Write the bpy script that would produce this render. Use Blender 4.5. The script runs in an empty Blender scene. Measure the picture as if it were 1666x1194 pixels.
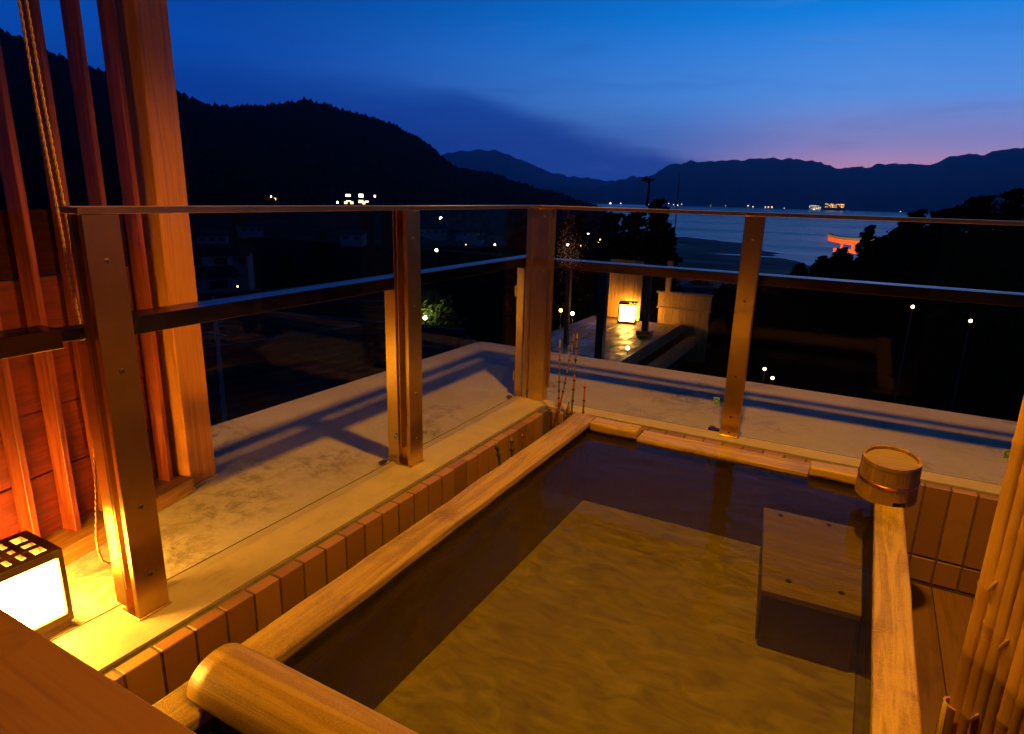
import bpy, bmesh, math, random
from mathutils import Vector, Matrix, noise
random.seed(7)
R = math.radians
sc = bpy.context.scene
col = sc.collection

# ------------------------------------------------------------------ camera
cam_d = bpy.data.cameras.new('camera'); cam = bpy.data.objects.new('camera', cam_d); col.objects.link(cam)
CAM = Vector((1.535, -3.189, 1.159))
yaw, pit, rol = R(28.6645), R(15.0425), R(1.44566)
fw = Vector((-math.sin(yaw)*math.cos(pit), math.cos(yaw)*math.cos(pit), -math.sin(pit)))
r0 = Vector((math.cos(yaw), math.sin(yaw), 0)); u0 = r0.cross(fw)
r1 = math.cos(rol)*r0 + math.sin(rol)*u0; u1 = -math.sin(rol)*r0 + math.cos(rol)*u0
m = Matrix.Identity(4)
for i in range(3):
    m[i][0], m[i][1], m[i][2], m[i][3] = r1[i], u1[i], -fw[i], CAM[i]
cam.matrix_world = m
cam_d.sensor_width = 36; cam_d.lens = 36*1042.17/1666
cam_d.clip_start = 0.05; cam_d.clip_end = 40000
sc.camera = cam

# ------------------------------------------------------------------ node helpers
class NT:
    def __init__(s, tree): s.t = tree; s.n = tree.nodes; s.l = tree.links
    def node(s, kind, **kw):
        n = s.n.new(kind)
        for k, v in kw.items(): setattr(n, k, v)
        return n
    def put(s, sock, v):
        if v is None: return
        if isinstance(v, bpy.types.NodeSocket): s.l.new(v, sock)
        else:
            try: sock.default_value = v
            except Exception: sock.default_value = (*v, 1.0)
    def math(s, op, a, b=None, c=None, clamp=False):
        n = s.node('ShaderNodeMath', operation=op, use_clamp=clamp)
        for i, v in enumerate((a, b, c)): s.put(n.inputs[i], v)
        return n.outputs[0]
    def ramp(s, fac, stops, interp='LINEAR'):
        n = s.node('ShaderNodeValToRGB'); e = n.color_ramp.elements; n.color_ramp.interpolation = interp
        while len(e) < len(stops): e.new(0.5)
        for i, (p, c) in enumerate(stops):
            e[i].position = p; e[i].color = (c, c, c, 1) if isinstance(c, (int, float)) else (*c, 1)
        s.put(n.inputs[0], fac); return n.outputs[0]
    def mix(s, fac, a, b, blend='MIX'):
        n = s.node('ShaderNodeMix', data_type='RGBA', blend_type=blend)
        s.put(n.inputs[0], fac); s.put(n.inputs[6], a if isinstance(a, bpy.types.NodeSocket) else (*a, 1))
        s.put(n.inputs[7], b if isinstance(b, bpy.types.NodeSocket) else (*b, 1)); return n.outputs[2]
    def maprange(s, v, a, b, c, d, smooth=False):
        n = s.node('ShaderNodeMapRange')
        if smooth: n.interpolation_type = 'SMOOTHSTEP'
        for i, x in enumerate((v, a, b, c, d)): s.put(n.inputs[i], x)
        return n.outputs[0]
    def noise(s, vec, scale=5, detail=4, rough=.55, dist=0):
        n = s.node('ShaderNodeTexNoise'); s.put(n.inputs['Vector'], vec)
        n.inputs['Scale'].default_value = scale; n.inputs['Detail'].default_value = detail
        n.inputs['Roughness'].default_value = rough; n.inputs['Distortion'].default_value = dist
        return n.outputs[0]
    def mapping(s, vec, scale=(1, 1, 1), loc=(0, 0, 0), rot=(0, 0, 0)):
        n = s.node('ShaderNodeMapping'); s.put(n.inputs[0], vec)
        n.inputs['Location'].default_value = loc; n.inputs['Rotation'].default_value = rot; n.inputs['Scale'].default_value = scale
        return n.outputs[0]
    def bump(s, h, strength=.3, dist=.01):
        n = s.node('ShaderNodeBump'); s.put(n.inputs['Height'], h)
        n.inputs['Strength'].default_value = strength; n.inputs['Distance'].default_value = dist
        return n.outputs[0]

# ------------------------------------------------------------------ world: dusk sky, afterglow to the right, cloud bank
w = bpy.data.worlds.new('World'); sc.world = w; w.use_nodes = True
wt = NT(w.node_tree); w.node_tree.nodes.clear()
tc = wt.node('ShaderNodeTexCoord'); d = tc.outputs['Generated']
sep = wt.node('ShaderNodeSeparateXYZ'); wt.l.new(d, sep.inputs[0])
X, Y, Z = sep.outputs
az = wt.math('MULTIPLY', wt.math('ARCTAN2', wt.math('MULTIPLY', X, -1.0), Y), 57.2958)      # degrees from +Y towards -X
el = wt.math('MULTIPLY', wt.math('ARCSINE', Z), 57.2958)
ae = wt.node('ShaderNodeCombineXYZ'); wt.l.new(az, ae.inputs[0]); wt.l.new(el, ae.inputs[1])
AE = ae.outputs[0]
ev = wt.math('DIVIDE', wt.math('MAXIMUM', el, 0.0), 90.0)
glow = wt.ramp(ev, [(0.0, (.95, .38, .60)), (.030, (.80, .40, .66)), (.047, (.44, .38, .80)), (.085, (.13, .38, 1.0)),
                    (.15, (.0, .25, .88)), (.22, (.0, .085, .32)), (.34, (.0, .020, .085)), (1.0, (.0, .009, .035))])
away = wt.ramp(ev, [(0.0, (.0, .045, .34)), (.05, (.0, .048, .37)), (.12, (.0, .075, .47)), (.20, (.0, .045, .24)),
                    (.34, (.0, .017, .08)), (1.0, (.0, .009, .035))])
dist = wt.math('ABSOLUTE', wt.math('SUBTRACT', az, -4.0))
side = wt.maprange(dist, 3.0, 60.0, 1.0, 0.0, True)
clear = wt.ramp(ev, [(0.0, (.13, .22, .66)), (.045, (.12, .27, .80)), (.085, (.09, .36, 1.0)), (.15, (.0, .25, .88)), (.22, (.0, .085, .32)), (.34, (.0, .020, .085)), (1.0, (.0, .009, .035))])
pinkside = wt.maprange(dist, 5.0, 24.0, 1.0, 0.0, True)
sky = wt.mix(side, away, wt.mix(pinkside, clear, glow))
# cloud bank: below a line that falls towards the right, soft wispy rim
warp = wt.noise(wt.mapping(AE, (.06, .32, 1), rot=(0, 0, R(-9))), 1.0, 5, .6, .3)
line = wt.math('ADD', wt.math('MULTIPLY', wt.math('SUBTRACT', az, 11.5), .265), 2.4)
line = wt.math('MINIMUM', line, 8.3)
below = wt.math('ADD', wt.math('SUBTRACT', line, el), wt.math('MULTIPLY', wt.math('SUBTRACT', warp, .5), 3.6))
bank = wt.maprange(below, -.9, 1.5, 0.0, .88, True)
sky = wt.mix(bank, sky, (.0, .052, .38))
# streaks of thin cloud
st1 = wt.noise(wt.mapping(AE, (.07, .55, 1), loc=(3, 1, 0), rot=(0, 0, R(-9))), 1.0, 6, .6, .4)
fade = wt.maprange(el, 0.0, 22.0, 1.0, .25, True)
dark = wt.math('MULTIPLY', wt.maprange(st1, .52, .75, 0.0, .28, True), fade)
sky = wt.mix(dark, sky, (.01, .05, .30))
st2 = wt.noise(wt.mapping(AE, (.09, .6, 1), loc=(13, 7, 0), rot=(0, 0, R(-12))), 1.0, 6, .65, .5)
wisp = wt.math('MULTIPLY', wt.math('MULTIPLY', wt.maprange(st2, .5, .8, 0.0, .22, True), fade), side)
sky = wt.mix(wisp, sky, (.22, .32, .70))
# ground side of the sphere: dim
sky = wt.mix(wt.maprange(el, -3.0, 0.0, 1.0, 0.0, True), sky, (.0, .012, .08))
nish = wt.node('ShaderNodeTexSky'); nish.sky_type = 'NISHITA'; nish.sun_disc = False
nish.sun_elevation = R(-4); nish.sun_rotation = R(-4); nish.altitude = 30
bg = wt.node('ShaderNodeBackground'); bg2 = wt.node('ShaderNodeBackground'); add = wt.node('ShaderNodeAddShader'); out = wt.node('ShaderNodeOutputWorld')
wt.l.new(sky, bg.inputs[0]); bg.inputs[1].default_value = 1.0
wt.l.new(nish.outputs[0], bg2.inputs[0]); bg2.inputs[1].default_value = 0.05
wt.l.new(bg.outputs[0], add.inputs[0]); wt.l.new(bg2.outputs[0], add.inputs[1]); wt.l.new(add.outputs[0], out.inputs[0])

sc.view_settings.view_transform = 'Standard'; sc.view_settings.look = 'None'
sc.view_settings.exposure = 0.0; sc.view_settings.gamma = 1.0
sc.render.resolution_x = 1024; sc.render.resolution_y = 734
sc.render.engine = 'CYCLES'
sc.cycles.max_bounces = 8; sc.cycles.transparent_max_bounces = 24; sc.cycles.sample_clamp_indirect = 3.0

LAMP = Vector((1.25, -1.35, 2.95))         # the lamp under the eave over the bath
LAMP_POWER = 375.0
LAMP_COL = (1.0, .415, .004)

# ------------------------------------------------------------------ materials
def mat(name):
    m = bpy.data.materials.new(name); m.use_nodes = True; t = NT(m.node_tree); t.n.clear()
    o = t.node('ShaderNodeOutputMaterial'); return m, t, o
def coords(t, rnd=True):
    c = t.node('ShaderNodeTexCoord').outputs['Object']
    if not rnd: return c, None
    oi = t.node('ShaderNodeObjectInfo')
    v = t.node('ShaderNodeVectorMath', operation='MULTIPLY_ADD')
    cb = t.node('ShaderNodeCombineXYZ')
    for i, k in enumerate((37.0, 53.0, 71.0)): t.put(cb.inputs[i], t.math('MULTIPLY', oi.outputs['Random'], k))
    a = t.node('ShaderNodeVectorMath', operation='ADD'); t.l.new(c, a.inputs[0]); t.l.new(cb.outputs[0], a.inputs[1])
    t.n.remove(v)
    return a.outputs[0], oi.outputs['Random']
def bsdf(t, o, color, rough=.6, metal=0.0, normal=None, spec=None):
    b = t.node('ShaderNodeBsdfPrincipled')
    t.put(b.inputs['Base Color'], color if isinstance(color, bpy.types.NodeSocket) else (*color, 1))
    t.put(b.inputs['Roughness'], rough); t.put(b.inputs['Metallic'], metal)
    if normal is not None: t.l.new(normal, b.inputs['Normal'])
    if spec is not None: b.inputs['Specular IOR Level'].default_value = spec
    t.l.new(b.outputs[0], o.inputs[0]); return b
def wood(name, dark, light, axis='X', rings=26.0, rough=.55, bump=.25, stain=.35, fuzzy=0.0, spec=None):
    dark = (dark[0], dark[1], dark[2]*.4); light = (light[0], light[1], light[2]*.4)
    m, t, o = mat(name); c, rnd = coords(t)
    sc_ = {'X': (.8, 15, 15), 'Y': (15, .8, 15), 'Z': (15, 15, .8)}[axis]
    v = t.mapping(c, sc_)
    n1 = t.noise(v, 1.6, 5, .6, 1.2)
    big = t.noise(c, 1.7, 3, .5)
    g = t.math('SINE', t.math('ADD', t.math('MULTIPLY', n1, rings), t.math('MULTIPLY', big, 5.0)))
    g = t.maprange(g, -1, 1, 0, 1)
    fine = t.noise(t.mapping(c, {'X': (3, 160, 160), 'Y': (160, 3, 160), 'Z': (160, 160, 3)}[axis]), 1, 3, .6)
    f = t.math('ADD', t.math('MULTIPLY', g, .55), t.math('MULTIPLY', fine, .45))
    colr = t.mix(t.maprange(f, .15, .8, 0, 1), dark, light)
    st = t.maprange(t.noise(c, 4.5, 6, .65, .6), .52, .70, 0.0, stain)
    colr = t.mix(st, colr, tuple(x*.38 for x in dark))
    if fuzzy: colr = t.mix(t.maprange(t.noise(c, 260, 2, .7), .42, .7, 0, .45), colr, tuple(min(1, x*1.35) for x in light))
    crack = t.noise(t.mapping(c, {'X': (1.5, 60, 60), 'Y': (60, 1.5, 60), 'Z': (60, 60, 1.5)}[axis]), 1, 4, .7, .6)
    colr = t.mix(t.maprange(crack, .66, .74, 0, .7), colr, tuple(x*.3 for x in dark))
    tint = t.maprange(rnd, 0, 1, .78, 1.15)
    hs = t.node('ShaderNodeHueSaturation'); t.l.new(colr, hs.inputs['Color']); t.l.new(tint, hs.inputs['Value'])
    colr = hs.outputs[0]
    h = t.math('ADD', t.math('MULTIPLY', g, .5), fine)
    if fuzzy:
        speck = t.noise(c, 230, 3, .7); h = t.math('ADD', h, t.math('MULTIPLY', speck, fuzzy))
    r = t.maprange(t.noise(c, 7, 4, .6), .3, .7, rough-.12, rough+.12)
    bsdf(t, o, colr, r, 0, t.bump(h, bump, .004), spec); return m
W = {}
W['rimX'] = wood('cypress_rim_along_x', (.30, .18, .035), (.54, .36, .09), 'X', 20, .5, .35, .7, 1.2)
W['rimY'] = wood('cypress_rim_along_y', (.30, .18, .035), (.54, .36, .09), 'Y', 20, .5, .35, .7, 1.2)
W['log'] = wood('cypress_log', (.34, .20, .035), (.56, .36, .08), 'X', 14, .45, .22, .30, .6)
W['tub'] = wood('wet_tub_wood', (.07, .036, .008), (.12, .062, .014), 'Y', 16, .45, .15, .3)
m, t, o = mat('silty_tub_floor'); c, _ = coords(t, False)
fl = t.mix(t.maprange(t.noise(t.mapping(c, (6, 14, 3), rot=(0, 0, .25)), 1, 5, .62, 1.2), .30, .68, 0, 1), (.18, .165, .010), (.55, .51, .04))
fl = t.mix(t.maprange(t.noise(c, 2.1, 4, .6), .35, .65, 0, .5), fl, (.34, .265, .02))
bsdf(t, o, fl, .8); W['tubfloor'] = m
W['step'] = wood('step_wood', (.20, .14, .015), (.30, .22, .028), 'X', 14, .6, .1, .3)
W['slat'] = wood('cedar_slat', (.13, .016, .006), (.27, .052, .018), 'Z', 20, .55, .3, .2)
W['post'] = wood('cedar_post', (.30, .098, .022), (.47, .18, .045), 'Z', 12, .55, .2, .3)
W['beam'] = wood('cedar_beam', (.26, .11, .035), (.44, .21, .07), 'Y', 18, .55, .25, .3)
W['board'] = wood('red_board', (.085, .0065, .003), (.15, .013, .006), 'Y', 26, .6, .3, .3)
W['counter'] = wood('counter_board', (.15, .065, .025), (.23, .105, .04), 'X', 9, .42, .08, .55)
W['deck'] = wood('deck_plank', (.17, .085, .035), (.27, .14, .055), 'Y', 12, .45, .15, .35)
W['bamboo'] = wood('bamboo_pole_skin', (.58, .30, .05), (.74, .42, .09), 'Z', 10, .38, .08, .2)
W['bamboo_cut'] = wood('bamboo_cut_edge', (.58, .38, .15), (.70, .50, .22), 'Z', 8, .5, .1, .1)
W['bucket'] = wood('bucket_stave', (.34, .19, .04), (.52, .32, .08), 'Z', 18, .55, .2, .45)
W['bucketlid'] = wood('bucket_bottom_board', (.30, .20, .22), (.44, .32, .34), 'X', 18, .6, .25, .45)
W['nwall'] = wood('neighbour_wood', (.30, .15, .05), (.46, .25, .09), 'Z', 14, .6, .1, .2)
W['ndark'] = wood('dark_timber', (.035, .018, .008), (.06, .03, .014), 'Z', 10, .6, .1, .2)
W['darkred'] = wood('dark_red_timber', (.018, .003, .003), (.035, .006, .005), 'Y', 14, .7, .2, .2, spec=.08)
W['lantern'] = wood('dark_lantern_wood', (.05, .022, .008), (.09, .042, .016), 'Y', 14, .5, .15, .2)

def plain(name, color, rough=.6, metal=0.0, nscale=None, namp=.2, bump=0.0, bscale=60, spec=None):
    m, t, o = mat(name); c, rnd = coords(t)
    cc = color
    if nscale:
        n = t.maprange(t.noise(c, nscale, 5, .6), .3, .7, 1-namp, 1+namp)
        hs = t.node('ShaderNodeHueSaturation'); hs.inputs['Color'].default_value = (*color, 1); t.l.new(n, hs.inputs['Value']); cc = hs.outputs[0]
    nrm = t.bump(t.noise(c, bscale, 4, .6), bump, .01) if bump else None
    bsdf(t, o, cc, rough, metal, nrm, spec); return m

# brushed stainless posts
def brushed(name, color, rough):
    m, t, o = mat(name); c, rnd = coords(t)
    n = t.noise(t.mapping(c, (180, 180, 3)), 1, 4, .6); big = t.noise(c, 5, 4, .6)
    rr = t.math('ADD', t.maprange(n, .3, .7, rough-.02, rough+.02), t.math('MULTIPLY', t.math('SUBTRACT', big, .5), .10))
    cc = t.mix(t.maprange(big, .45, .72, 0, .5), color, tuple(x*.6 for x in color))
    b = bsdf(t, o, cc, rr, 1.0); b.inputs['Anisotropic'].default_value = .82; tg_ = t.node('ShaderNodeTangent', direction_type='RADIAL', axis='Z'); t.l.new(tg_.outputs[0], b.inputs['Tangent']); return m
M_steel = brushed('brushed_steel', (.74, .50, .14), .34)
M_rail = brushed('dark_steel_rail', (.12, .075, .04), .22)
M_strip = plain('drip_strip_steel', (.5, .5, .5), .12, 1.0)
M_copper = plain('copper_band', (.80, .28, .12), .28, 1.0, 20, .25)
M_screw = plain('screw_steel', (.32, .27, .22), .35, 1.0)
M_cord = plain('golden_cord', (.50, .30, .08), .6, 0, 200, .3)
M_black = plain('black_gap', (.012, .010, .009), .7)
M_grout = plain('dark_grout', (.13, .088, .035), .85, 0, 30, .3)
M_darkmetal = plain('dark_metal', (.05, .045, .04), .45, .6)
M_pale = plain('cardboard', (.30, .20, .10), .8, 0, 40, .4)

# concrete ledge with stains and hairline veins
m, t, o = mat('weathered_concrete'); c, _ = coords(t, False)
base = t.mix(t.maprange(t.noise(c, 2.3, 7, .62, .3), .3, .7, 0, 1), (.44, .365, .25), (.58, .50, .38))
base = t.mix(t.maprange(t.noise(c, 38, 5, .7), .4, .75, 0, .28), base, (.27, .245, .21))
sv = t.noise(t.mapping(c, (1, 1, 1), loc=(.4, 1.9, 0)), 1.25, 3, .5)
patch = t.math('MULTIPLY', t.maprange(sv, .52, .66, 0, 1, True), t.maprange(t.noise(c, 9, 7, .75, .8), .44, .62, 0, 1, True))
base = t.mix(t.math('MULTIPLY', patch, .8), base, (.12, .10, .045))
def spot(cx_, cy_, rx_, ry_):
    s3 = t.node('ShaderNodeSeparateXYZ'); t.l.new(c, s3.inputs[0])
    a_ = t.math('DIVIDE', t.math('SUBTRACT', s3.outputs[0], cx_), rx_); b_ = t.math('DIVIDE', t.math('SUBTRACT', s3.outputs[1], cy_), ry_)
    return t.maprange(t.math('ADD', t.math('MULTIPLY', a_, a_), t.math('MULTIPLY', b_, b_)), 0.0, 1.0, 1.0, 0.0, True)
blot = t.maprange(t.noise(c, 15, 8, .78, .25), .44, .62, 0, 1, True)
for q in ((-.63, -1.49, .16, .22), (-.42, -1.28, .20, .26), (-.86, -.62, .16, .26), (-.45, -1.75, .25, .3)):
    base = t.mix(t.math('MULTIPLY', t.math('MULTIPLY', spot(*q), blot), .6), base, (.13, .10, .035))
vein = t.math('ABSOLUTE', t.math('SUBTRACT', t.noise(c, 3.1, 6, .68, 1.1), .5))
vm = t.math('MULTIPLY', t.maprange(vein, .0, .03, 1, 0, True), t.maprange(sv, .45, .58, 0, .45, True))
base = t.mix(vm, base, (.20, .12, .06))
hh = t.noise(c, 55, 6, .7)
bsdf(t, o, base, t.maprange(t.noise(c, 4, 5, .6), .3, .7, .55, .85), 0, t.bump(hh, .25, .004)); M_conc = m

# sill of paler screed
m, t, o = mat('pale_screed'); c, _ = coords(t, False)
base = t.mix(t.maprange(t.noise(c, 6, 7, .65), .3, .7, 0, 1), (.40, .325, .19), (.52, .43, .26))
base = t.mix(t.maprange(t.noise(t.mapping(c, (4, 1, 1)), 5, 6, .7), .55, .75, 0, .5), base, (.25, .20, .14))
bsdf(t, o, base, .75, 0, t.bump(t.noise(c, 70, 6, .7), .3, .004)); M_sill = m
# olive mortar band
m, t, o = mat('mossy_mortar'); c, _ = coords(t, False)
base = t.mix(t.maprange(t.noise(c, 14, 7, .7), .35, .65, 0, 1), (.085, .075, .035), (.18, .155, .085))
bsdf(t, o, base, .85, 0, t.bump(t.noise(c, 90, 6, .7), .6, .006)); M_mortar = m
# glazed brown tile
m, t, o = mat('brown_tile'); c, rnd = coords(t)
base = t.mix(rnd, (.28, .130, .018), (.42, .215, .034))
base = t.mix(t.maprange(t.noise(c, 9, 6, .65), .5, .75, 0, .45), base, (.20, .10, .02))
base = t.mix(t.maprange(t.noise(c, 90, 4, .7), .55, .8, 0, .35), base, (.46, .28, .06))
bsdf(t, o, base, t.maprange(t.noise(c, 12, 4, .6), .3, .7, .42, .62), 0, t.bump(t.noise(c, 40, 5, .6), .15, .003)); M_tile = m

# thin glass: mirror part by fresnel, the rest passes through
m, t, o = mat('window_glass')
geo = t.node('ShaderNodeNewGeometry')
fr = t.node('ShaderNodeFresnel'); t.l.new(t.math('POWER', 1.26, t.math('SUBTRACT', 1.0, t.math('MULTIPLY', geo.outputs['Backfacing'], 2.0))), fr.inputs[0])
tr = t.node('ShaderNodeBsdfTransparent'); tr.inputs[0].default_value = (.965, .975, .97, 1)
gl = t.node('ShaderNodeBsdfGlossy'); gl.inputs['Roughness'].default_value = .015
mx = t.node('ShaderNodeMixShader'); t.l.new(fr.outputs[0], mx.inputs[0]); t.l.new(tr.outputs[0], mx.inputs[1]); t.l.new(gl.outputs[0], mx.inputs[2]); t.l.new(mx.outputs[0], o.inputs[0]); M_glass = m
# bath water: fresnel mirror over a tea-coloured clear body, slow ripples
m, t, o = mat('bath_water'); c, _ = coords(t, False)
h = t.math('ADD', t.noise(t.mapping(c, (1, 1.4, 1)), 5.5, 3, .5, .4), t.math('MULTIPLY', t.noise(c, 19, 3, .5, .5), .25))
nb = t.bump(h, .20, .02)
geo = t.node('ShaderNodeNewGeometry')
fr = t.node('ShaderNodeFresnel'); t.l.new(t.math('POWER', 1.33, t.math('SUBTRACT', 1.0, t.math('MULTIPLY', geo.outputs['Backfacing'], 2.0))), fr.inputs[0]); t.l.new(nb, fr.inputs[1])
tr = t.node('ShaderNodeBsdfTransparent'); tr.inputs[0].default_value = (.88, .86, .42, 1)
gl = t.node('ShaderNodeBsdfGlossy'); gl.inputs['Roughness'].default_value = .07; t.l.new(nb, gl.inputs['Normal'])
mx = t.node('ShaderNodeMixShader'); t.l.new(fr.outputs[0], mx.inputs[0]); t.l.new(tr.outputs[0], mx.inputs[1]); t.l.new(gl.outputs[0], mx.inputs[2]); t.l.new(mx.outputs[0], o.inputs[0])
vs = t.node('ShaderNodeVolumePrincipled'); vs.inputs['Color'].default_value = (.88, .69, .12, 1); vs.inputs['Density'].default_value = .34; vs.inputs['Anisotropy'].default_value = .3
t.l.new(vs.outputs[0], o.inputs['Volume']); M_water = m

def emit(name, color, strength):
    m, t, o = mat(name); e = t.node('ShaderNodeEmission'); e.inputs[0].default_value = (*color, 1); e.inputs[1].default_value = strength
    t.l.new(e.outputs[0], o.inputs[0]); return m
M_paper = emit('lit_paper', (1, .46, .05), 110.0)
M_paper2 = emit('lit_paper_far', (1, .48, .08), 40.0)
M_lampglass = emit('lit_lamp_glass', (1, .5, .12), 6.0)
M_warmlight = emit('warm_light', (1, .62, .22), 26.0)
M_whitelight = emit('white_light', (1, .86, .62), 26.0)
M_orangelight = emit('orange_light', (1, .36, .06), 20.0)
M_window = emit('lit_window', (1, .62, .25), 3.0)
M_dimred = emit('red_light', (1, .08, .04), 4.0)

# landscape
m, t, o = mat('dark_ground'); c, _ = coords(t, False)
bsdf(t, o, t.mix(t.noise(c, .05, 5, .6), (.002, .0025, .002), (.005, .005, .004)), .95, 0, None, 0.0); M_ground = m
def leafmat(name, a, b):
    m, t, o = mat(name); c, rnd = coords(t)
    bsdf(t, o, t.mix(t.noise(c, 1.2, 3, .6), a, b), .9, 0, None, .03); return m
M_leaf = leafmat('pine_needles', (.005, .007, .004), (.014, .018, .009))
M_forest = leafmat('hill_forest_green', (.003, .005, .003), (.008, .010, .007))
M_bush = leafmat('broad_leaves', (.035, .06, .012), (.07, .10, .03))
M_bark = plain('bark', (.012, .009, .006), .9, 0, 8, .4, spec=0.0)
m, t, o = mat('haze_tinted_slope'); c, _ = coords(t, False)
bsdf(t, o, t.mix(t.noise(c, .004, 6, .6), (.014, .04, .11), (.022, .06, .15)), .95, 0, None, .1); M_far = m  # blue in the slope colour stands in for airlight over the strait
m, t, o = mat('sea_water'); c, _ = coords(t, False)
h = t.math('ADD', t.noise(t.mapping(c, (.05, .05, 1)), 1, 5, .6, .3), t.math('MULTIPLY', t.noise(t.mapping(c, (.4, .4, 1)), 1, 3, .6), .3))
streak = t.noise(t.mapping(c, (.0016, .012, 1), rot=(0, 0, R(6))), 1, 5, .6, .5)
b = bsdf(t, o, (.004, .012, .03), t.maprange(streak, .35, .65, .10, .34), 0, t.bump(h, .35, 1.6)); b.inputs['IOR'].default_value = 1.33; M_sea = m
m, t, o = mat('wet_sand'); c, _ = coords(t, False)
bsdf(t, o, t.mix(t.noise(c, .05, 5, .6), (.012, .008, .008), (.03, .018, .018)), t.maprange(t.noise(t.mapping(c, (.02, .05, 1)), 1, 5, .6), .3, .7, .5, .85), 0, t.bump(t.noise(c, .4, 5, .6), .4, .5), .22); M_sand = m
M_vermilion = plain('vermilion_paint', (.62, .085, .015), .6, 0, 2, .2)
M_thatch = plain('bark_roof', (.10, .075, .045), .85, 0, 3, .2)
M_plaster = plain('pale_plaster', (.13, .13, .14), .8, 0, 1.5, .15)
M_plaster2 = plain('dark_plaster', (.022, .018, .015), .9, 0, 1.5, .2, spec=.05)
M_rooftile = plain('grey_roof_tile', (.014, .016, .020), .7, 0, 3, .3, spec=.12)
M_pane = plain('dark_pane', (.01, .01, .012), .15)
M_green = plain('green_print', (.02, .30, .14), .5)
M_sticker = plain('pale_sticker', (.40, .45, .50), .5)
# horsetail stems: green to rust segments
m, t, o = mat('horsetail_stem'); c, rnd = coords(t)
n = t.noise(t.mapping(c, (2, 2, 9)), 1, 2, .5)
cc = t.mix(t.maprange(n, .42, .58, 0, 1), (.10, .15, .03), (.40, .10, .02)); bsdf(t, o, cc, .5); M_stem = m
M_node = plain('stem_node', (.02, .008, .006), .6)

# ------------------------------------------------------------------ object helpers
def link(name, me, mt, parent=None, loc=(0, 0, 0)):
    o = bpy.data.objects.new(name, me)
    if mt is not None:
        if not me.materials: me.materials.append(mt)
    col.objects.link(o); o.location = loc
    if parent is not None: o.parent = parent
    return o
def tag(o, label=None, cat=None, group=None, kind=None):
    if label: o['label'] = label
    if cat: o['category'] = cat
    if group: o['group'] = group
    if kind: o['kind'] = kind
    return o
def thing(name, loc, label, cat, group=None, rz=0):
    o = bpy.data.objects.new(name, None); col.objects.link(o); o.location = loc; o.rotation_euler = (0, 0, rz)
    o.empty_display_size = .1
    return tag(o, label, cat, group)
def finish(bm, name, mt, parent=None, loc=(0, 0, 0), smooth=False, autosmooth=False):
    me = bpy.data.meshes.new(name)
    bmesh.ops.recalc_face_normals(bm, faces=bm.faces[:])
    if smooth:
        for f in bm.faces: f.smooth = True
    bm.to_mesh(me); bm.free()
    return link(name, me, mt, parent, loc)
def abox(bm, lo, hi, bevel=0.0, seg=1):
    cx = [(lo[i]+hi[i])/2 for i in range(3)]; s = [abs(hi[i]-lo[i]) for i in range(3)]
    r = bmesh.ops.create_cube(bm, size=1.0, matrix=Matrix.Translation(cx) @ Matrix.Diagonal((*s, 1)))
    if bevel:
        vs = r['verts']; es = list({e for v in vs for e in v.link_edges})
        bmesh.ops.bevel(bm, geom=es, offset=bevel, segments=seg, affect='EDGES', profile=.6)
def box(name, lo, hi, mt, parent=None, bevel=.002, off=(0, 0, 0), seg=1):
    """box between world corners lo/hi; origin at its centre; off = parent's world position"""
    c = Vector([(lo[i]+hi[i])/2 for i in range(3)]); h = [(hi[i]-lo[i])/2 for i in range(3)]
    bm = bmesh.new(); abox(bm, [-x for x in h], h, bevel, seg)
    return finish(bm, name, mt, parent, c-Vector(off))
def tube(bm, pts, rads, n=8, caps=True):
    rings = []
    for i, p in enumerate(pts):
        p = Vector(p); a = Vector(pts[max(0, i-1)]); b = Vector(pts[min(len(pts)-1, i+1)])
        tdir = (b-a).normalized(); ref = Vector((0, 0, 1)) if abs(tdir.z) < .9 else Vector((1, 0, 0))
        u = tdir.cross(ref).normalized(); v = tdir.cross(u)
        r = rads[i] if hasattr(rads, '__len__') else rads
        rings.append([bm.verts.new(p+u*math.cos(2*math.pi*k/n)*r+v*math.sin(2*math.pi*k/n)*r) for k in range(n)])
    for a, b in zip(rings, rings[1:]):
        for k in range(n): bm.faces.new((a[k], a[(k+1) % n], b[(k+1) % n], b[k]))
    if caps: bm.faces.new(rings[0]); bm.faces.new(rings[-1][::-1])
def prism(bm, poly, z0, z1):
    a = [bm.verts.new((x, y, z0)) for x, y in poly]; b = [bm.verts.new((x, y, z1)) for x, y in poly]
    n = len(poly); bm.faces.new(a[::-1]); bm.faces.new(b)
    for i in range(n): bm.faces.new((a[i], a[(i+1) % n], b[(i+1) % n], b[i]))
def at(azd, eld, dist):
    """a point at compass angle azd (deg from +Y towards -X), elevation eld, horizontal distance dist from the bath terrace"""
    a = R(azd); return Vector((CAM.x-math.sin(a)*dist, CAM.y+math.cos(a)*dist, CAM.z+math.tan(R(eld))*dist))
def lerp_table(tb, x):
    if x <= tb[0][0]: return tb[0][1]
    for (a, b), (c_, d_) in zip(tb, tb[1:]):
        if x <= c_: return b+(d_-b)*(x-a)/(c_-a)
    return tb[-1][1]
def smooth(a, b, x):
    x = max(0, min(1, (x-a)/(b-a))); return x*x*(3-2*x)

# ================================================================== LARGE SETTING
SEA = -30.0
# sea
bm = bmesh.new(); bmesh.ops.create_circle(bm, cap_ends=True, segments=96, radius=6900, matrix=Matrix.Translation((0, 0, SEA)))
tag(finish(bm, 'sea', M_sea), kind='structure')
bm = bmesh.new(); bmesh.ops.create_circle(bm, cap_ends=True, segments=96, radius=6900, matrix=Matrix.Translation((0, 0, SEA-6)))
tag(finish(bm, 'sea_bed', M_ground), kind='structure')

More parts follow.
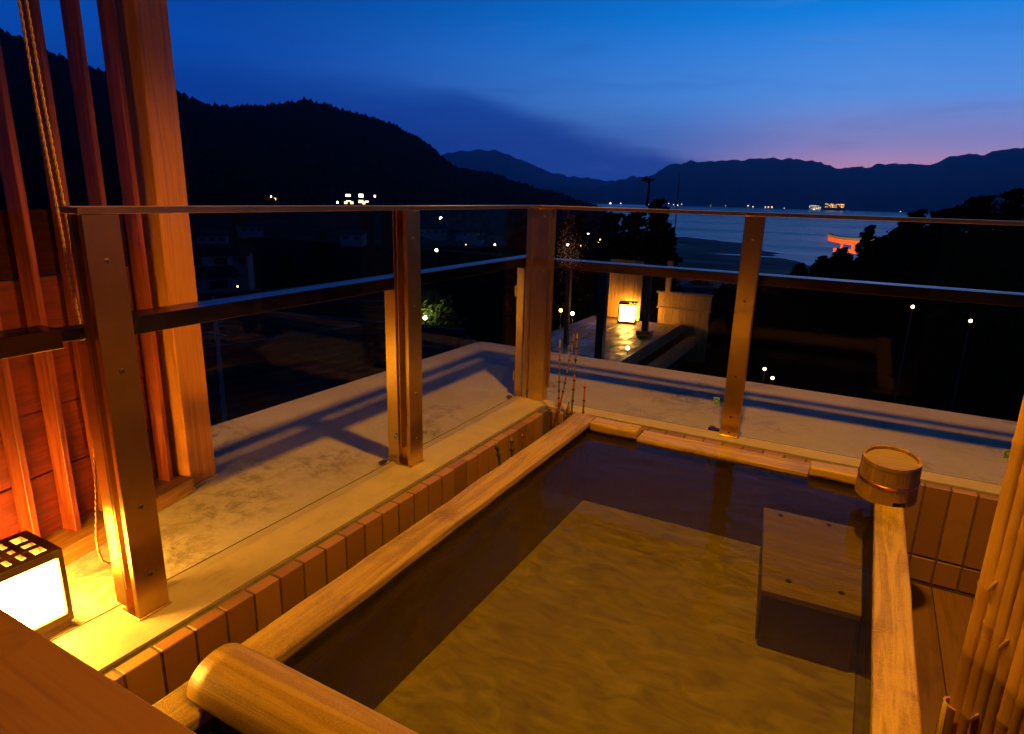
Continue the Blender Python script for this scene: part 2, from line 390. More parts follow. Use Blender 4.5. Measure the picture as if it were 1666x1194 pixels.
HILL = [(20.4, -2.1), (20.9, -1.2), (21.4, -.85), (22.0, -.62), (23.4, -.28), (25.5, .36), (28.2, 1.0), (30.8, 1.72), (33.4, 2.15), (34.2, 2.4), (35.5, 3.4), (37.0, 4.4), (39.0, 5.35),
        (41.0, 6.0), (43.0, 6.2), (44.8, 6.7), (46.0, 6.98), (47.6, 6.6), (49.0, 6.25), (51.3, 6.0), (53.0, 6.2), (54.6, 6.6), (57.4, 7.2),
        (59.9, 7.8), (61.7, 8.4), (62.7, 8.55), (64, 9.1), (65.2, 9.55), (70, 10.6), (80, 11), (100, 9), (125, 6)]
RD = 900.0
def ground(azd, dd):
    base = lerp_table([(0, -7), (14, -7.5), (30, -12), (60, -17), (90, -21), (150, -26), (230, -29.2), (262, -30.6), (330, -33), (3000, -36)], dd)
    if azd > 20.2:
        land = lerp_table([(0, -7), (14, -7.5), (30, -12), (60, -17), (90, -20), (150, -23), (230, -24), (3000, -24)], dd)
        k = smooth(20.3, 23, azd)
        base = base*(1-k)+land*k
        top = CAM.z+RD*math.tan(R(lerp_table(HILL, azd)))-5.0
        s = (dd-230)/(RD-230)
        if s > 0:
            if s <= 1: hh = base+(top-base)*(s**1.25)
            else: hh = top-(s-1)*120
            kk = smooth(20.3, 21, azd); base = base*(1-kk)+hh*kk
    if azd < 15 and 22 < dd < 110:
        es = lerp_table([(-20, -4.9), (-4, -5.4), (1, -6.2), (6, -7.3), (9, -8.6), (15, -10)], azd)
        sh = CAM.z+math.tan(R(es))*dd+noise.noise(Vector((azd*.8, dd*.15, 4)))*.5
        kk = smooth(24, 38, dd)*(1-smooth(58, 105, dd)); base = max(base, base*(1-kk)+sh*kk)
    base += noise.noise(Vector((azd*.35, math.log(dd)*4, 0)))*min(dd*.010, 5)*smooth(20, 24, azd) if dd > 60 else 0
    return base
ds = []; x = 9.0
while x < 1500: ds.append(x); x *= 1.045
azs = [-60+i*.75 for i in range(int(185/.75)+1)]
bm = bmesh.new(); grid = []
for dd in ds:
    row = []
    for a in azs:
        p = at(a, 0, dd); row.append(bm.verts.new((p.x, p.y, ground(a, dd))))
    grid.append(row)
for i in range(len(ds)-1):
    for j in range(len(azs)-1): bm.faces.new((grid[i][j], grid[i][j+1], grid[i+1][j+1], grid[i+1][j]))
tag(finish(bm, 'hillside_ground', M_ground, smooth=True), kind='structure')

# wooded hill: crowns as real blobs
tmpl = bmesh.new(); bmesh.ops.create_icosphere(tmpl, subdivisions=1, radius=1.0)
tv = [v.co.copy() for v in tmpl.verts]; tf = [[v.index for v in f.verts] for f in tmpl.faces]; tmpl.free()
verts = []; faces = []
def blob(c, r, hz):
    b0 = len(verts); s = random.random()*9
    for v in tv:
        k = 1+.35*noise.noise(v*2.1+Vector((s, c.x, c.y)))
        verts.append((c.x+v.x*r*k, c.y+v.y*r*k, c.z+v.z*hz*k+hz*.25*max(0, v.z)))
    for f in tf: faces.append([i+b0 for i in f])
random.seed(3)
for i in range(15000):
    a = 20.8+random.random()**.9*60; dd = 330+(RD+25-330)*random.random()**.55
    if a > 75 and random.random() < .6: continue
    p = at(a, 0, dd); p.z = ground(a, dd)
    r = random.uniform(1.6, 3.6)*(.6+.4*dd/RD)
    if random.random() < .03: r *= .7; p.z += 2.2
    p.z += r*.5; blob(p, r, r*random.uniform(1.0, 1.7))
me = bpy.data.meshes.new('hill_forest'); me.from_pydata(verts, [], faces)
tag(link('hill_forest', me, M_forest), 'dark wooded hill rising beyond the town on the left', 'forest', kind='stuff')

# far mountains across the strait, two ridges one behind the other
FARA = [(-60, 3.2), (-40, 3.6), (-20, 4.6), (-8, 4.0), (-7.2, 3.82), (-5.9, 3.56), (-4.1, 3.5), (-3.5, 3.2), (-3.1, 2.92), (-2.3, 2.84), (-1.1, 2.97), (0, 2.88), (1.6, 2.66), (3.3, 2.61),
        (4.0, 2.85), (4.65, 3.06), (6, 3.28), (8.3, 3.32), (10.6, 3.17), (12.9, 3.05), (15.4, 2.88), (16.3, 2.52), (17.3, 1.87), (18.8, 1.55), (20.5, 1.1), (24, .7), (30, .3), (60, .2)]
FARB = [(-60, 2), (10, 1.5), (16, 1.4), (18.8, 1.74), (20.3, 1.36), (23.5, 1.6), (25.6, 1.85), (27.2, 2.52), (29.3, 3.22), (30.9, 3.67), (32.9, 3.56), (34.5, 3.32), (36, 2.6), (40, 2.4), (60, 2.5), (80, 2)]
def range_mesh(name, tb, d0, d1, seed, label_kind='structure'):
    bm = bmesh.new(); grid = []; fr_ = [0, .04, .12, .22, .34, .46, .58, .7, .8, .9, 1.0, 1.12, 1.3]
    A = [-55+i*.22 for i in range(int(130/.22)+1)]
    for f in fr_:
        row = []
        for a in A:
            dd = d0+(d1-d0)*f
            top = CAM.z+d1*math.tan(R(lerp_table(tb, a)))+noise.fractal(Vector((a*1.3, seed, 0)), .8, 2.2, 4)*20
            k = f**1.15 if f <= 1 else 1-(f-1)*1.2
            h = SEA-1+(top-SEA)*k
            if 0 < f < 1: h += noise.fractal(Vector((a*.9, f*5, seed)), 1, 2, 4)*55*f*(1-f)*2
            p = at(a, 0, dd); row.append(bm.verts.new((p.x, p.y, h)))
        grid.append(row)
    for i in range(len(grid)-1):
        for j in range(len(A)-1): bm.faces.new((grid[i][j], grid[i][j+1], grid[i+1][j+1], grid[i+1][j]))
    tag(finish(bm, name, M_far, smooth=True), kind='structure')
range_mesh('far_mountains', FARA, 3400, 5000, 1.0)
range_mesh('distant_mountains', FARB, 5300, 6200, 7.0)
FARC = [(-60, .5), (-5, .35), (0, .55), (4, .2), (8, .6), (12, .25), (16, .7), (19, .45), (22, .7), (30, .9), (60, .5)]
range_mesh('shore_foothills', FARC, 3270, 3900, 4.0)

# tidal flats: a sheet that just breaks the surface in long bars
bm = bmesh.new(); grid = []
dl = []; x = 235.0
while x < 720: dl.append(x); x *= 1.012
A = [-14+i*.3 for i in range(int(42/.3))]
for dd in dl:
    row = []
    for a in A:
        p = at(a, 0, dd)
        n = noise.fractal(Vector((p.x*.006+.35*p.y*.006, p.y*.022, 2.3)), .9, 2.1, 5)
        lim = lerp_table([(-14, 330), (0, 360), (4, 430), (9, 620), (14, 700), (20, 640), (28, 560)], a)
        h = n*.55+.30-.9*smooth(lim*.72, lim*1.03, dd)
        row.append(bm.verts.new((p.x, p.y, SEA+h*.5)))
    grid.append(row)
for i in range(len(dl)-1):
    for j in range(len(A)-1): bm.faces.new((grid[i][j], grid[i][j+1], grid[i+1][j+1], grid[i+1][j]))
tag(finish(bm, 'tidal_flats', M_sand, smooth=True), kind='structure')

# ================================================================== THE TERRACE
# concrete ledge outside the railing
ledge = [(.028, -4.2), (.028, -.062), (4.2, -.062), (4.2, 1.16), (-1.06, 1.16), (-1.125, 1.148), (-1.145, 1.10), (-1.235, -1.3), (-1.30, -4.2)]
bm = bmesh.new(); prism(bm, ledge, -.35, 0.0)
tag(finish(bm, 'concrete_ledge', M_conc), kind='structure')
bm = bmesh.new(); prism(bm, [(.02, -4.6), (.02, -.07), (4.2, -.07), (4.2, 1.05), (-1.0, 1.05), (-1.1, -4.6)], -7.5, -.352)
tag(finish(bm, 'building_wall', M_plaster2), kind='structure')
# sill strip between tiles and glass, butted on the ledge (4 mm proud)
bm = bmesh.new()
prism(bm, [(.028, -3.2), (.028, -.062), (3.2, -.062), (3.2, .048), (-.182, .048), (-.182, -3.2)], .001, .006)
tag(finish(bm, 'sill', M_sill), kind='structure')
bm = bmesh.new()
prism(bm, [(.0282, -3.2), (.0445, -3.2), (.0445, -.0725), (3.2, -.0725), (3.2, -.0622), (.0282, -.0622)], -.05, -.003)
r = [v for v in bm.verts]
tag(finish(bm, 'mortar_band', M_mortar), kind='structure')

# tiled curb
curb = thing('tiled_curb', (0, 0, 0), 'brown tiled inner face of the curb around the bath', 'tiled wall')
curb['kind'] = 'structure'; del curb['label']; del curb['category']
bm = bmesh.new(); prism(bm, [(.028, -3.2), (.0832, -3.2), (.0832, -.1112), (3.2, -.1112), (3.2, -.075), (.028, -.075)], -.62, -.052)
finish(bm, 'grout_bed', M_grout, curb)
bm = bmesh.new(); prism(bm, [(.0450, -3.2), (.0835, -3.2), (.0835, -.1115), (3.2, -.1115), (3.2, -.0730), (.0450, -.0730)], -.0515, -.0028)
finish(bm, 'grout_joint', M_grout, curb)
def tilemesh(dx, dy, dz):
    bm = bmesh.new(); abox(bm, (-dx/2, -dy/2, -dz/2), (dx/2, dy/2, dz/2), .0025, 1)
    me = bpy.data.meshes.new('tile'); bm.to_mesh(me); bm.free(); me.materials.append(M_tile); return me
tl1 = tilemesh(.042, .091, .325); tl2 = tilemesh(.042, .091, .110); tr1 = tilemesh(.087, .042, .325); tr2 = tilemesh(.087, .042, .110)
for k in range(32):
    y = -2.435+(k-7)*.0965
    if y > -.13: break
    link('tile', tl1, None, curb, (.066+random.uniform(-.0012, .0012), y, -.1635+random.uniform(-.001, .001)))
    link('tile', tl2, None, curb, (.066, y, -.391))
for k in range(32):
    xx = 1.934+(k-19)*.0945
    if xx < .13: continue
    link('tile', tr1, None, curb, (xx, -.094+random.uniform(-.0012, .0012), -.1635+random.uniform(-.001, .001)))
    link('tile', tr2, None, curb, (xx, -.094, -.391))

# ---- deck
deck = thing('wooden_deck', (0, 0, -.46), '', ''); deck['kind'] = 'structure'
for k in ('label', 'category'):
    if k in deck: del deck[k]
for i in range(22):
    x0 = .10+i*.145
    dl0 = box('plank', (x0+.0015, -4.6, -.50), (x0+.1435, -.118, -.46), W['deck'], deck, .002, (0, 0, -.46))

# ================================================================== GLASS RAILING
rail = thing('glass_railing', (0, 0, 0), 'brushed steel and glass railing around the bath terrace', 'railing')
def part(name, lo, hi, mt, par=rail, bevel=.0015): return box(name, lo, hi, mt, par, bevel)
def screw(par, p, nrm):
    bm = bmesh.new(); bmesh.ops.create_cone(bm, cap_ends=True, segments=14, radius1=.0075, radius2=.006, depth=.003)
    q = Vector(nrm).to_track_quat('Z', 'Y').to_matrix().to_4x4()
    bmesh.ops.transform(bm, matrix=q, verts=bm.verts)
    s = finish(bm, 'screw', M_screw, None, (0, 0, 0)); s.parent = par; s.location = Vector(p)-par.location-Vector(nrm)*-.001
    bm = bmesh.new(); abox(bm, (-.004, -.0008, -.0005), (.004, .0008, .0008)); abox(bm, (-.0008, -.004, -.0005), (.0008, .004, .0009))
    bmesh.ops.transform(bm, matrix=Matrix.Translation(Vector(nrm)*.0016) @ q, verts=bm.verts)
    bmesh.ops.translate(bm, verts=bm.verts, vec=(0, 0, 0))
    # recessed cross of the screw head joined into the head mesh
    me2 = bpy.data.meshes.new('x'); bm.to_mesh(me2); bm.free()
    bm = bmesh.new(); bm.from_mesh(s.data); n0 = len(bm.faces); bm.from_mesh(me2); bm.faces.ensure_lookup_table()
    for f in bm.faces[n0:]: f.material_index = 1
    bm.to_mesh(s.data); bm.free(); s.data.materials.append(M_black)
RT = 1.090
def post_left(yc):       # railing along Y, face towards +X
    y0, y1 = yc-.0445, yc+.0435
    p = part('post', (-.088, y0, .012), (-.070, y1, RT), M_steel)
    for z in (.126, .33, .706, .98): screw(p, (-.0695, yc, z), (1, 0, 0))
    part('glass_channel', (-.128, y0+.004, .08), (-.122, y1-.004, RT), M_steel)
    part('channel_web', (-.150, yc-.006, .006), (-.0885, yc+.006, RT), M_steel)
    part('glass_channel', (-.150, y0+.010, .006), (-.144, y1-.010, RT), M_steel)
    part('rear_support', (-.214, yc-.020, .006), (-.1985, yc+.035, .768), M_steel)
    part('rear_support', (-.205, yc-.0285, .006), (-.1505, yc-.0205, .768), M_steel)
    part('base_plate', (-.155, y0-.004, .0065), (-.066, y1+.004, .012), M_steel)
for yc in (-2.30, -1.098): post_left(yc)
def post_right(xc):
    x0, x1 = xc-.043, xc+.043
    p = part('post', (x0, .006, .012), (x1, .024, RT), M_steel)
    for z in (.03, .112, .324, .696, .98): screw(p, (xc, .0055, z), (0, -1, 0))
    part('channel_web', (xc-.006, .0245, .006), (xc+.006, .085, RT), M_steel)
    part('glass_channel', (x0+.004, .058, .08), (x1-.002, .064, RT), M_steel)
    part('rear_support', (xc-.027, .0855, .006), (xc+.027, .14, .762), M_steel)
    part('base_plate', (x0-.004, .002, .0065), (x1+.004, .10, .012), M_steel)
for xc in (1.044, 2.235, 3.2): post_right(xc)
# corner post
cp = part('corner_post', (-.070, .000, .0065), (-.002, .062, RT), M_steel)
part('corner_flange', (-.0015, .046, .08), (.010, .062, RT), M_steel)
part('corner_channel', (-.112, .000, .06), (-.104, .05, RT), M_steel)
part('corner_channel', (-.103, .006, .0065), (-.0705, .020, RT), M_steel)
part('corner_channel', (-.140, .004, .0065), (-.113, .012, RT), M_steel)
part('rear_support', (-.195, .010, .0065), (-.150, .018, .762), M_steel)
part('latch', (-.206, .004, .60), (-.196, .030, .66), M_steel)
part('latch', (-.206, .004, .10), (-.196, .030, .16), M_steel)
for z in (.755, 1.05): screw(cp, (-.035, -.0005, z), (0, -1, 0))
# rails
part('top_rail', (-.140, -2.352, RT+.001), (-.068, .012, RT+.018), M_steel)
part('top_rail', (-.140, .0125, RT+.001), (3.3, .068, RT+.018), M_steel)
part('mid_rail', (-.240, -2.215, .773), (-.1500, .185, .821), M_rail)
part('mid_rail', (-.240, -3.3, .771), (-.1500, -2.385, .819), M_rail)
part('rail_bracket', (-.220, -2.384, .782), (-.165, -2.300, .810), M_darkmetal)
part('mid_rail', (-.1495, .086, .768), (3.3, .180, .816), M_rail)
# panes
def pane(lo, hi): return box('glass_pane', lo, hi, M_glass, rail, 0)
def one_pane(name, a, b, c_, d_):
    me = bpy.data.meshes.new(name); me.from_pydata([a, b, c_, d_], [], [(0, 1, 2, 3)]); return link(name, me, M_glass, rail)
GX, GY = -.136, .055
panes = []
for y0, y1 in ((-2.262, -1.142), (-1.054, -.004)):
    panes.append(pane((GX-.004, y0, .014), (GX+.004, y1, RT-.002)))
for x0, x1 in ((.012, .998), (1.092, 2.19), (2.28, 3.15)):
    panes.append(pane((x0, GY-.004, .014), (x1, GY+.004, RT-.002)))
# seals and drip strips by the glass
part('seal', (-.1850, -3.2, .0062), (-.1822, .05, .0075), M_mortar)
part('seal', (.004, .0485, .0015), (3.2, .0515, .0075), M_mortar)
# setting blocks at pane ends
for lo, hi in (((-.216, -1.185, .0065), (-.194, -1.15, .014)), ((-.216, -.05, .0065), (-.194, -.018, .014)), ((.93, .062, .0065), (.985, .082, .014))):
    part('setting_block', lo, hi, M_black, bevel=0)
# safety-glass marks: green curled arrow over a line of print
def sticker(pane_o, p, nrm, s=.013, bgd=True):
    nrm = Vector(nrm); up = Vector((0, 0, 1)); u = up.cross(nrm)
    mm = Matrix((u, up, nrm)).transposed().to_4x4()
    bm = bmesh.new()
    if bgd: abox(bm, (-s*1.15, -s*1.7, 0), (s*1.15, s*1.4, .0006))
    bmesh.ops.transform(bm, matrix=mm, verts=bm.verts)
    bm2 = bmesh.new(); n = 16
    for a0, a1 in ((40, 200), (225, 375)):
        pv = None
        for k in range(n+1):
            a = R(a0+(a1-a0)*k/n); q = [bm2.verts.new((math.cos(a)*rr, math.sin(a)*rr, .001)) for rr in (s*.62, s*1.0)]
            if pv: bm2.faces.new((pv[0], pv[1], q[1], q[0]))
            pv = q
        a = R(a1); c1 = (math.cos(a), math.sin(a)); tdir = (-math.sin(a), math.cos(a))
        v = [bm2.verts.new((c1[0]*s*.35, c1[1]*s*.35, .001)), bm2.verts.new((c1[0]*s*1.25, c1[1]*s*1.25, .001)), bm2.verts.new((c1[0]*s*.8+tdir[0]*s*.5, c1[1]*s*.8+tdir[1]*s*.5, .001))]
        bm2.faces.new(v)
    for k in range(4):
        x0 = -s*.9+k*s*.47
        v = [bm2.verts.new((x, y, .001)) for x, y in ((x0, -s*1.55), (x0+s*.3, -s*1.55), (x0+s*.3, -s*1.25), (x0, -s*1.25))]; bm2.faces.new(v)
    bmesh.ops.transform(bm2, matrix=mm, verts=bm2.verts)
    off = Vector(p)-pane_o.location
    if bgd: finish(bm, 'mark_ground', M_sticker, pane_o, off)
    else: bm.free()
    me = bpy.data.meshes.new('safety_mark'); bm2.to_mesh(me); bm2.free(); link('safety_mark', me, M_green, pane_o, off+nrm*.0012)
sticker(panes[2], (.958, GY-.0045, .17), (0, -1, 0))
sticker(panes[3], (2.168, GY-.0045, .152), (0, -1, 0))
sticker(panes[0], (GX+.0045, -1.167, .150), (1, 0, 0), .012, False)
sticker(panes[1], (GX+.0045, -.030, .150), (1, 0, 0), .012, False)

# ================================================================== BATHTUB
tub = thing('wooden_bathtub', (0, 0, 0), 'large cypress wood bathtub full of water sunk beside the tiled curb', 'bathtub')
RZ = .05
YN = -3.05
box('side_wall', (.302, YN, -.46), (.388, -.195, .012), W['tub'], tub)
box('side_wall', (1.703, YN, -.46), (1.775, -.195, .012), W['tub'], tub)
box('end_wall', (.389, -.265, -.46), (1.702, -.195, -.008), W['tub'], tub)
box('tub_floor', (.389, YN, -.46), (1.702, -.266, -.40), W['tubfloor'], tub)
def rimpiece(name, lo, hi, mt, bev, wob=.0015, par=tub, off=(0, 0, 0), axis=1, seg=3):
    c = Vector([(lo[i]+hi[i])/2 for i in range(3)]); h = [(hi[i]-lo[i])/2 for i in range(3)]
    bm = bmesh.new(); abox(bm, [-x for x in h], h, 0)
    L = h[axis]*2; n = max(2, int(L/.06))
    es = [e for e in bm.edges if abs((e.verts[0].co-e.verts[1].co)[axis]) > L*.9]
    bmesh.ops.subdivide_edges(bm, edges=es, cuts=n, use_grid_fill=True)
    es = [e for e in bm.edges if e.calc_face_angle(0) > 1.0]
    bmesh.ops.bevel(bm, geom=es, offset=bev, segments=seg, affect='EDGES', profile=.5)
    for v in bm.verts:
        q = v.co+c
        v.co += Vector((noise.noise(q*7), noise.noise(q*7+Vector((9, 0, 0))), noise.noise(q*7+Vector((0, 9, 0)))))*wob*(1 if axis != 1 else 1)
    return finish(bm, name, mt, par, c-Vector(off), smooth=False)
rimpiece('rim', (.286, YN, .013), (.404, -.180, RZ), W['rimY'], .010, .003)
rimpiece('rim', (1.690, YN, .013), (1.788, -.180, RZ), W['rimY'], .008, .002)
rimpiece('rim', (.406, -.285, .000), (.655, -.188, RZ-.001), W['rimX'], .012, .006, axis=0)
rimpiece('rim', (1.440, -.285, .000), (1.689, -.188, RZ-.004), W['rimX'], .012, .005, axis=0)
rimpiece('overflow_rim', (.657, -.283, -.007), (1.438, -.150, .012), W['rimX'], .004, .002, axis=0)
# partition under the log, near compartment
box('partition', (.389, -2.445, -.399), (1.702, -2.400, .035), W['tub'], tub)
# half-round cross beam lying over the tub
bm = bmesh.new(); n = 20; prof = []
rr = .085
for k in range(n+1):
    a = math.pi*(-.12+1.14*k/n); prof.append((math.cos(a)*rr*.98, math.sin(a)*rr*.84))
rows = []
L0, L1 = -.275, 1.10
for i in range(30):
    xx = L0+(L1-L0)*i/29
    k = 1.0-.04*noise.noise(Vector((xx*2, 3, 0)))
    endk = 1-.05*max(0, 1-(i/1.5))
    rows.append([bm.verts.new((xx, y*k*endk, z*k*endk+noise.noise(Vector((xx*3, y*20, 0)))*.002)) for y, z in prof])
for a, b in zip(rows, rows[1:]):
    for k in range(n): bm.faces.new((a[k], a[k+1], b[k+1], b[k]))
    bm.faces.new((a[n], a[0], b[0], b[n]))
bm.faces.new(rows[0][::-1]); bm.faces.new(rows[-1])
o_log = finish(bm, 'half_round_log', W['log'], None, (.615, -2.405, .055))
for f in o_log.data.polygons: f.use_smooth = len(f.vertices) == 4
tag(o_log, 'smooth half-round wooden log lying across the near end of the bathtub', 'log')
# water
bm = bmesh.new(); abox(bm, (.3885, -2.399, -.3985), (1.7025, -.2655, -.003))
tag(finish(bm, 'bath_water', M_water), kind='structure')
bm = bmesh.new(); bmesh.ops.create_grid(bm, x_segments=2, y_segments=2, size=.5, matrix=Matrix.Translation((1.046, -2.75, -.16)) @ Matrix.Diagonal((1.312, .60, 1, 1)))
tag(finish(bm, 'overflow_water', M_water), kind='structure')
# a metal strip glinting inside the near compartment
box('metal_strip', (.3885, -2.95, -.035), (.3945, -2.47, -.028), M_steel, tub, 0)
# submerged step
step = thing('bath_step', (1.5, -.68, -.40), 'wooden step box under the water in the far right corner of the bathtub', 'step')
def quadbox(name, poly, z0, z1, mt, par, off):
    bm = bmesh.new(); prism(bm, [(x-off[0], y-off[1]) for x, y in poly], z0-off[2], z1-off[2])
    bmesh.ops.bevel(bm, geom=bm.edges[:], offset=.003, segments=1, affect='EDGES')
    return finish(bm, name, mt, par)
SO = (1.5, -.68, -.40)
sp = [(1.372, -1.020), (1.686, -1.003), (1.676, -.340), (1.284, -.352)]
quadbox('step_top', sp, -.185, -.160, W['step'], step, SO)
quadbox('front_board', [(1.385, -1.005), (1.68, -.990), (1.68, -.972), (1.385, -.987)], -.399, -.187, W['tub'], step, SO)
quadbox('side_board', [(1.370, -.97), (1.386, -.97), (1.31, -.37), (1.296, -.37)], -.399, -.187, W['tub'], step, SO)
for px, py in ((1.45, -.92), (1.62, -.90), (1.36, -.40), (1.55, -.385)):
    bm = bmesh.new(); bmesh.ops.create_cone(bm, cap_ends=True, segments=10, radius1=.010, radius2=.010, depth=.003)
    finish(bm, 'plug', M_black, step, (px-SO[0], py-SO[1], .2425))

# counter board in the lower left corner
ct = thing('wooden_counter', (.3, -2.9, .40), 'brown wooden counter board in the lower left corner beside the lantern', 'counter')
box('board', (-.35, -2.905, .425), (1.05, -2.770, .450), W['counter'], ct, .003, (.3, -2.9, .40))
box('board', (-.35, -3.10, .425), (1.05, -2.909, .450), W['counter'], ct, .003, (.3, -2.9, .40))
box('apron', (-.34, -2.80, .36), (1.04, -2.785, .4245), W['counter'], ct, .002, (.3, -2.9, .40))
box('leg', (-.33, -3.05, .001), (-.28, -3.00, .4245), W['counter'], ct, .002, (.3, -2.9, .40))
box('leg', (.16, -3.05, .001), (.21, -3.00, .4245), W['counter'], ct, .002, (.3, -2.9, .40))

# ================================================================== BUCKET
bk = thing('wooden_bucket', (1.724, -.437, .058), 'upturned wooden wash bucket with a copper band on the corner of the bathtub', 'bucket')
bk.rotation_euler = (R(7), 0, 0)
HB = .160; RB0, RB1 = .108, .101; NS = 14
def arc_block(r0a, r1a, a0, a1, z0, z1, r0b, r1b, seg=3):
    bm = bmesh.new(); lo = []; hi = []
    for (z, ri, ro) in ((z0, r0a, r1a), (z1, r0b, r1b)):
        ring = [(math.cos(a0+(a1-a0)*k/seg)*ro, math.sin(a0+(a1-a0)*k/seg)*ro, z) for k in range(seg+1)]
        ring += [(math.cos(a1+(a0-a1)*k/seg)*ri, math.sin(a1+(a0-a1)*k/seg)*ri, z) for k in range(seg+1)]
        (lo if z == z0 else hi).extend(bm.verts.new(p) for p in ring)
    n = len(lo); bm.faces.new(lo[::-1]); bm.faces.new(hi)
    for k in range(n): bm.faces.new((lo[k], lo[(k+1) % n], hi[(k+1) % n], hi[k]))
    return bm
for k in range(NS):
    a0 = 2*math.pi*k/NS+.004; a1 = 2*math.pi*(k+1)/NS-.004
    z0 = .0 if k not in (11, 4) else .022
    jr = random.uniform(-.0004, .0004)
    bm = arc_block(RB0-.014, RB0+jr, a0, a1, z0, HB, RB1-.012, RB1+jr)
    finish(bm, 'stave', W['bucket'], bk)
bm = bmesh.new(); bmesh.ops.create_cone(bm, cap_ends=True, segments=40, radius1=RB1-.0125, radius2=RB1-.0125, depth=.012, matrix=Matrix.Translation((0, 0, HB-.018)))
finish(bm, 'bottom_board', W['bucketlid'], bk)
def band(z0, z1, thick, mt, name):
    bm = bmesh.new(); n = 48; rs = []
    for z, e in ((z0, 0), (z0+.001, thick), (z1-.001, thick), (z1, 0)):
        r_ = RB0+(RB1-RB0)*z/HB+e+.0006; rs.append([bm.verts.new((math.cos(2*math.pi*k/n)*r_, math.sin(2*math.pi*k/n)*r_, z)) for k in range(n)])
    for a, b in zip(rs, rs[1:]):
        for k in range(n): bm.faces.new((a[k], a[(k+1) % n], b[(k+1) % n], b[k]))
    finish(bm, name, mt, bk, smooth=True)
band(.072, .081, .0018, M_copper, 'copper_band')
band(HB-.0165, HB-.0150, .0006, M_black, 'groove_line')

# ================================================================== HORSETAILS
def horsetail(pts, rad, label, plant=True):
    rad *= 1.25
    t_ = thing('horsetail', pts[0], label, 'plant', 'horsetail stems in the gap beside the bathtub')
    off = Vector(pts[0]); P = []
    for a, b in zip(pts, pts[1:]):
        for k in range(4): P.append(Vector(a).lerp(Vector(b), k/4))
    P.append(Vector(pts[-1])); P = [p-off for p in P]
    bm = bmesh.new(); tube(bm, P, [rad*(1-.3*i/len(P)) for i in range(len(P))], 8)
    st = finish(bm, 'stem', M_stem, t_, smooth=True)
    L = sum((b-a).length for a, b in zip(P, P[1:])); s = .05; acc = 0; nx = s
    for i, (a, b) in enumerate(zip(P, P[1:])):
        l = (b-a).length
        while acc+l > nx:
            q = a.lerp(b, (nx-acc)/l); dr = (b-a).normalized()
            bm = bmesh.new(); tube(bm, [q-dr*.004, q-dr*.0015, q+dr*.0015, q+dr*.004], [rad*.9, rad*1.25, rad*1.25, rad*.9], 8)
            finish(bm, 'node', M_node, t_); nx += s*random.uniform(.8, 1.5)
        acc += l
horsetail([(.192, -.20, -.46), (.193, -.20, -.02), (.190, -.202, .2), (.182, -.2, .434)], .0048, 'tall thin horsetail stem nearest the corner post, straight')
horsetail([(.185, -.205, -.46), (.197, -.205, .05), (.222, -.2, .2), (.245, -.198, .36), (.263, -.2, .485)], .0046, 'tall reddish horsetail stem leaning right between two upright ones')
horsetail([(.255, -.19, -.46), (.267, -.2, 0), (.274, -.2, .2), (.279, -.2, .478)], .0056, 'tallest thick horsetail stem with green and orange segments at the tub corner')
horsetail([(.318, -.150, -.10), (.316, -.152, .06), (.318, -.155, .205)], .0050, 'short reddish horsetail stem standing right of the tub corner')
horsetail([(.238, -.2, -.46), (.238, -.2, -.02), (.243, -.2, .06), (.252, -.2, .105)], .0045, 'short dark bent horsetail stem with a hooked tip between the tall stems')
horsetail([(.262, -.235, -.46), (.264, -.235, .0), (.266, -.235, .098)], .0068, 'short thick orange horsetail stump in front of the tallest stem')
horsetail([(.200, -.760, -.46), (.178, -.78, -.10), (.170, -.80, .0), (.168, -.821, .060)], .0072, 'bent horsetail stump with a cut top, nearest the camera beside the left rim')
horsetail([(.19, -.66, -.46), (.175, -.665, -.1), (.17, -.681, .041)], .0075, 'thick pale horsetail stump with red sheath, middle of three beside the left rim')
horsetail([(.19, -.56, -.46), (.178, -.562, -.1), (.17, -.569, .025)], .0038, 'thin low horsetail stem, farthest of three beside the left rim')
horsetail([(.16, -.30, -.46), (.155, -.30, -.12)], .0035, 'thin orange horsetail stem low in the dark gap by the corner')

# ================================================================== LEFT SLATTED WALL
O = Vector((-.68, -1.765, 0)); TH = R(13.5)
wv = Vector((math.sin(TH), -math.cos(TH), 0)); nv = Vector((math.cos(TH), math.sin(TH), 0))
WROT = TH            # local x = normal, local -y = along the wall towards the camera
sw = thing('slatted_wall', O, 'red board wall with upright cedar slats behind the lantern', 'slatted wall', None, WROT)
def wbox(name, s0, s1, o0, o1, z0, z1, mt, par=sw, bevel=.002):
    lo = (o0, -s1, z0); hi = (o1, -s0, z1)
    c = Vector([(lo[i]+hi[i])/2 for i in range(3)]); h = [(hi[i]-lo[i])/2 for i in range(3)]
    bm = bmesh.new(); abox(bm, [-x for x in h], h, bevel); return finish(bm, name, mt, par, c)
wbox('base_beam', .004, 1.9, -.10, .028, .004, .060, W['beam'])
for k in range(14):
    s = .042+.1332*k
    wbox('slat', s, s+.021, -.086, -.030, .0605, 2.9, W['slat'])
zb = .0605; k = 0
while zb < .85:
    hgt = .205
    wbox('board', .0, 1.9, -.112-.004*(k % 2), -.0925-.002*(k % 2), zb+.002, zb+hgt-.002, W['board']); zb += hgt; k += 1
wbox('shade_toned_board', .0, 1.9, -.112, -.0925, zb+.002, 1.08, W['darkred'])  # top board toned near black to imitate light fading up the wall
wbox('top_beam', -.0, 1.9, -.10, -.02, 2.905, 3.0, W['beam'])
wp = thing('wooden_post', O+nv*.0, 'tall square cedar post at the end of the slatted wall', 'post', None, WROT)
wbox('shaft', -.146, -.002, -.085, .004, .012, 3.0, W['post'], wp, .004)
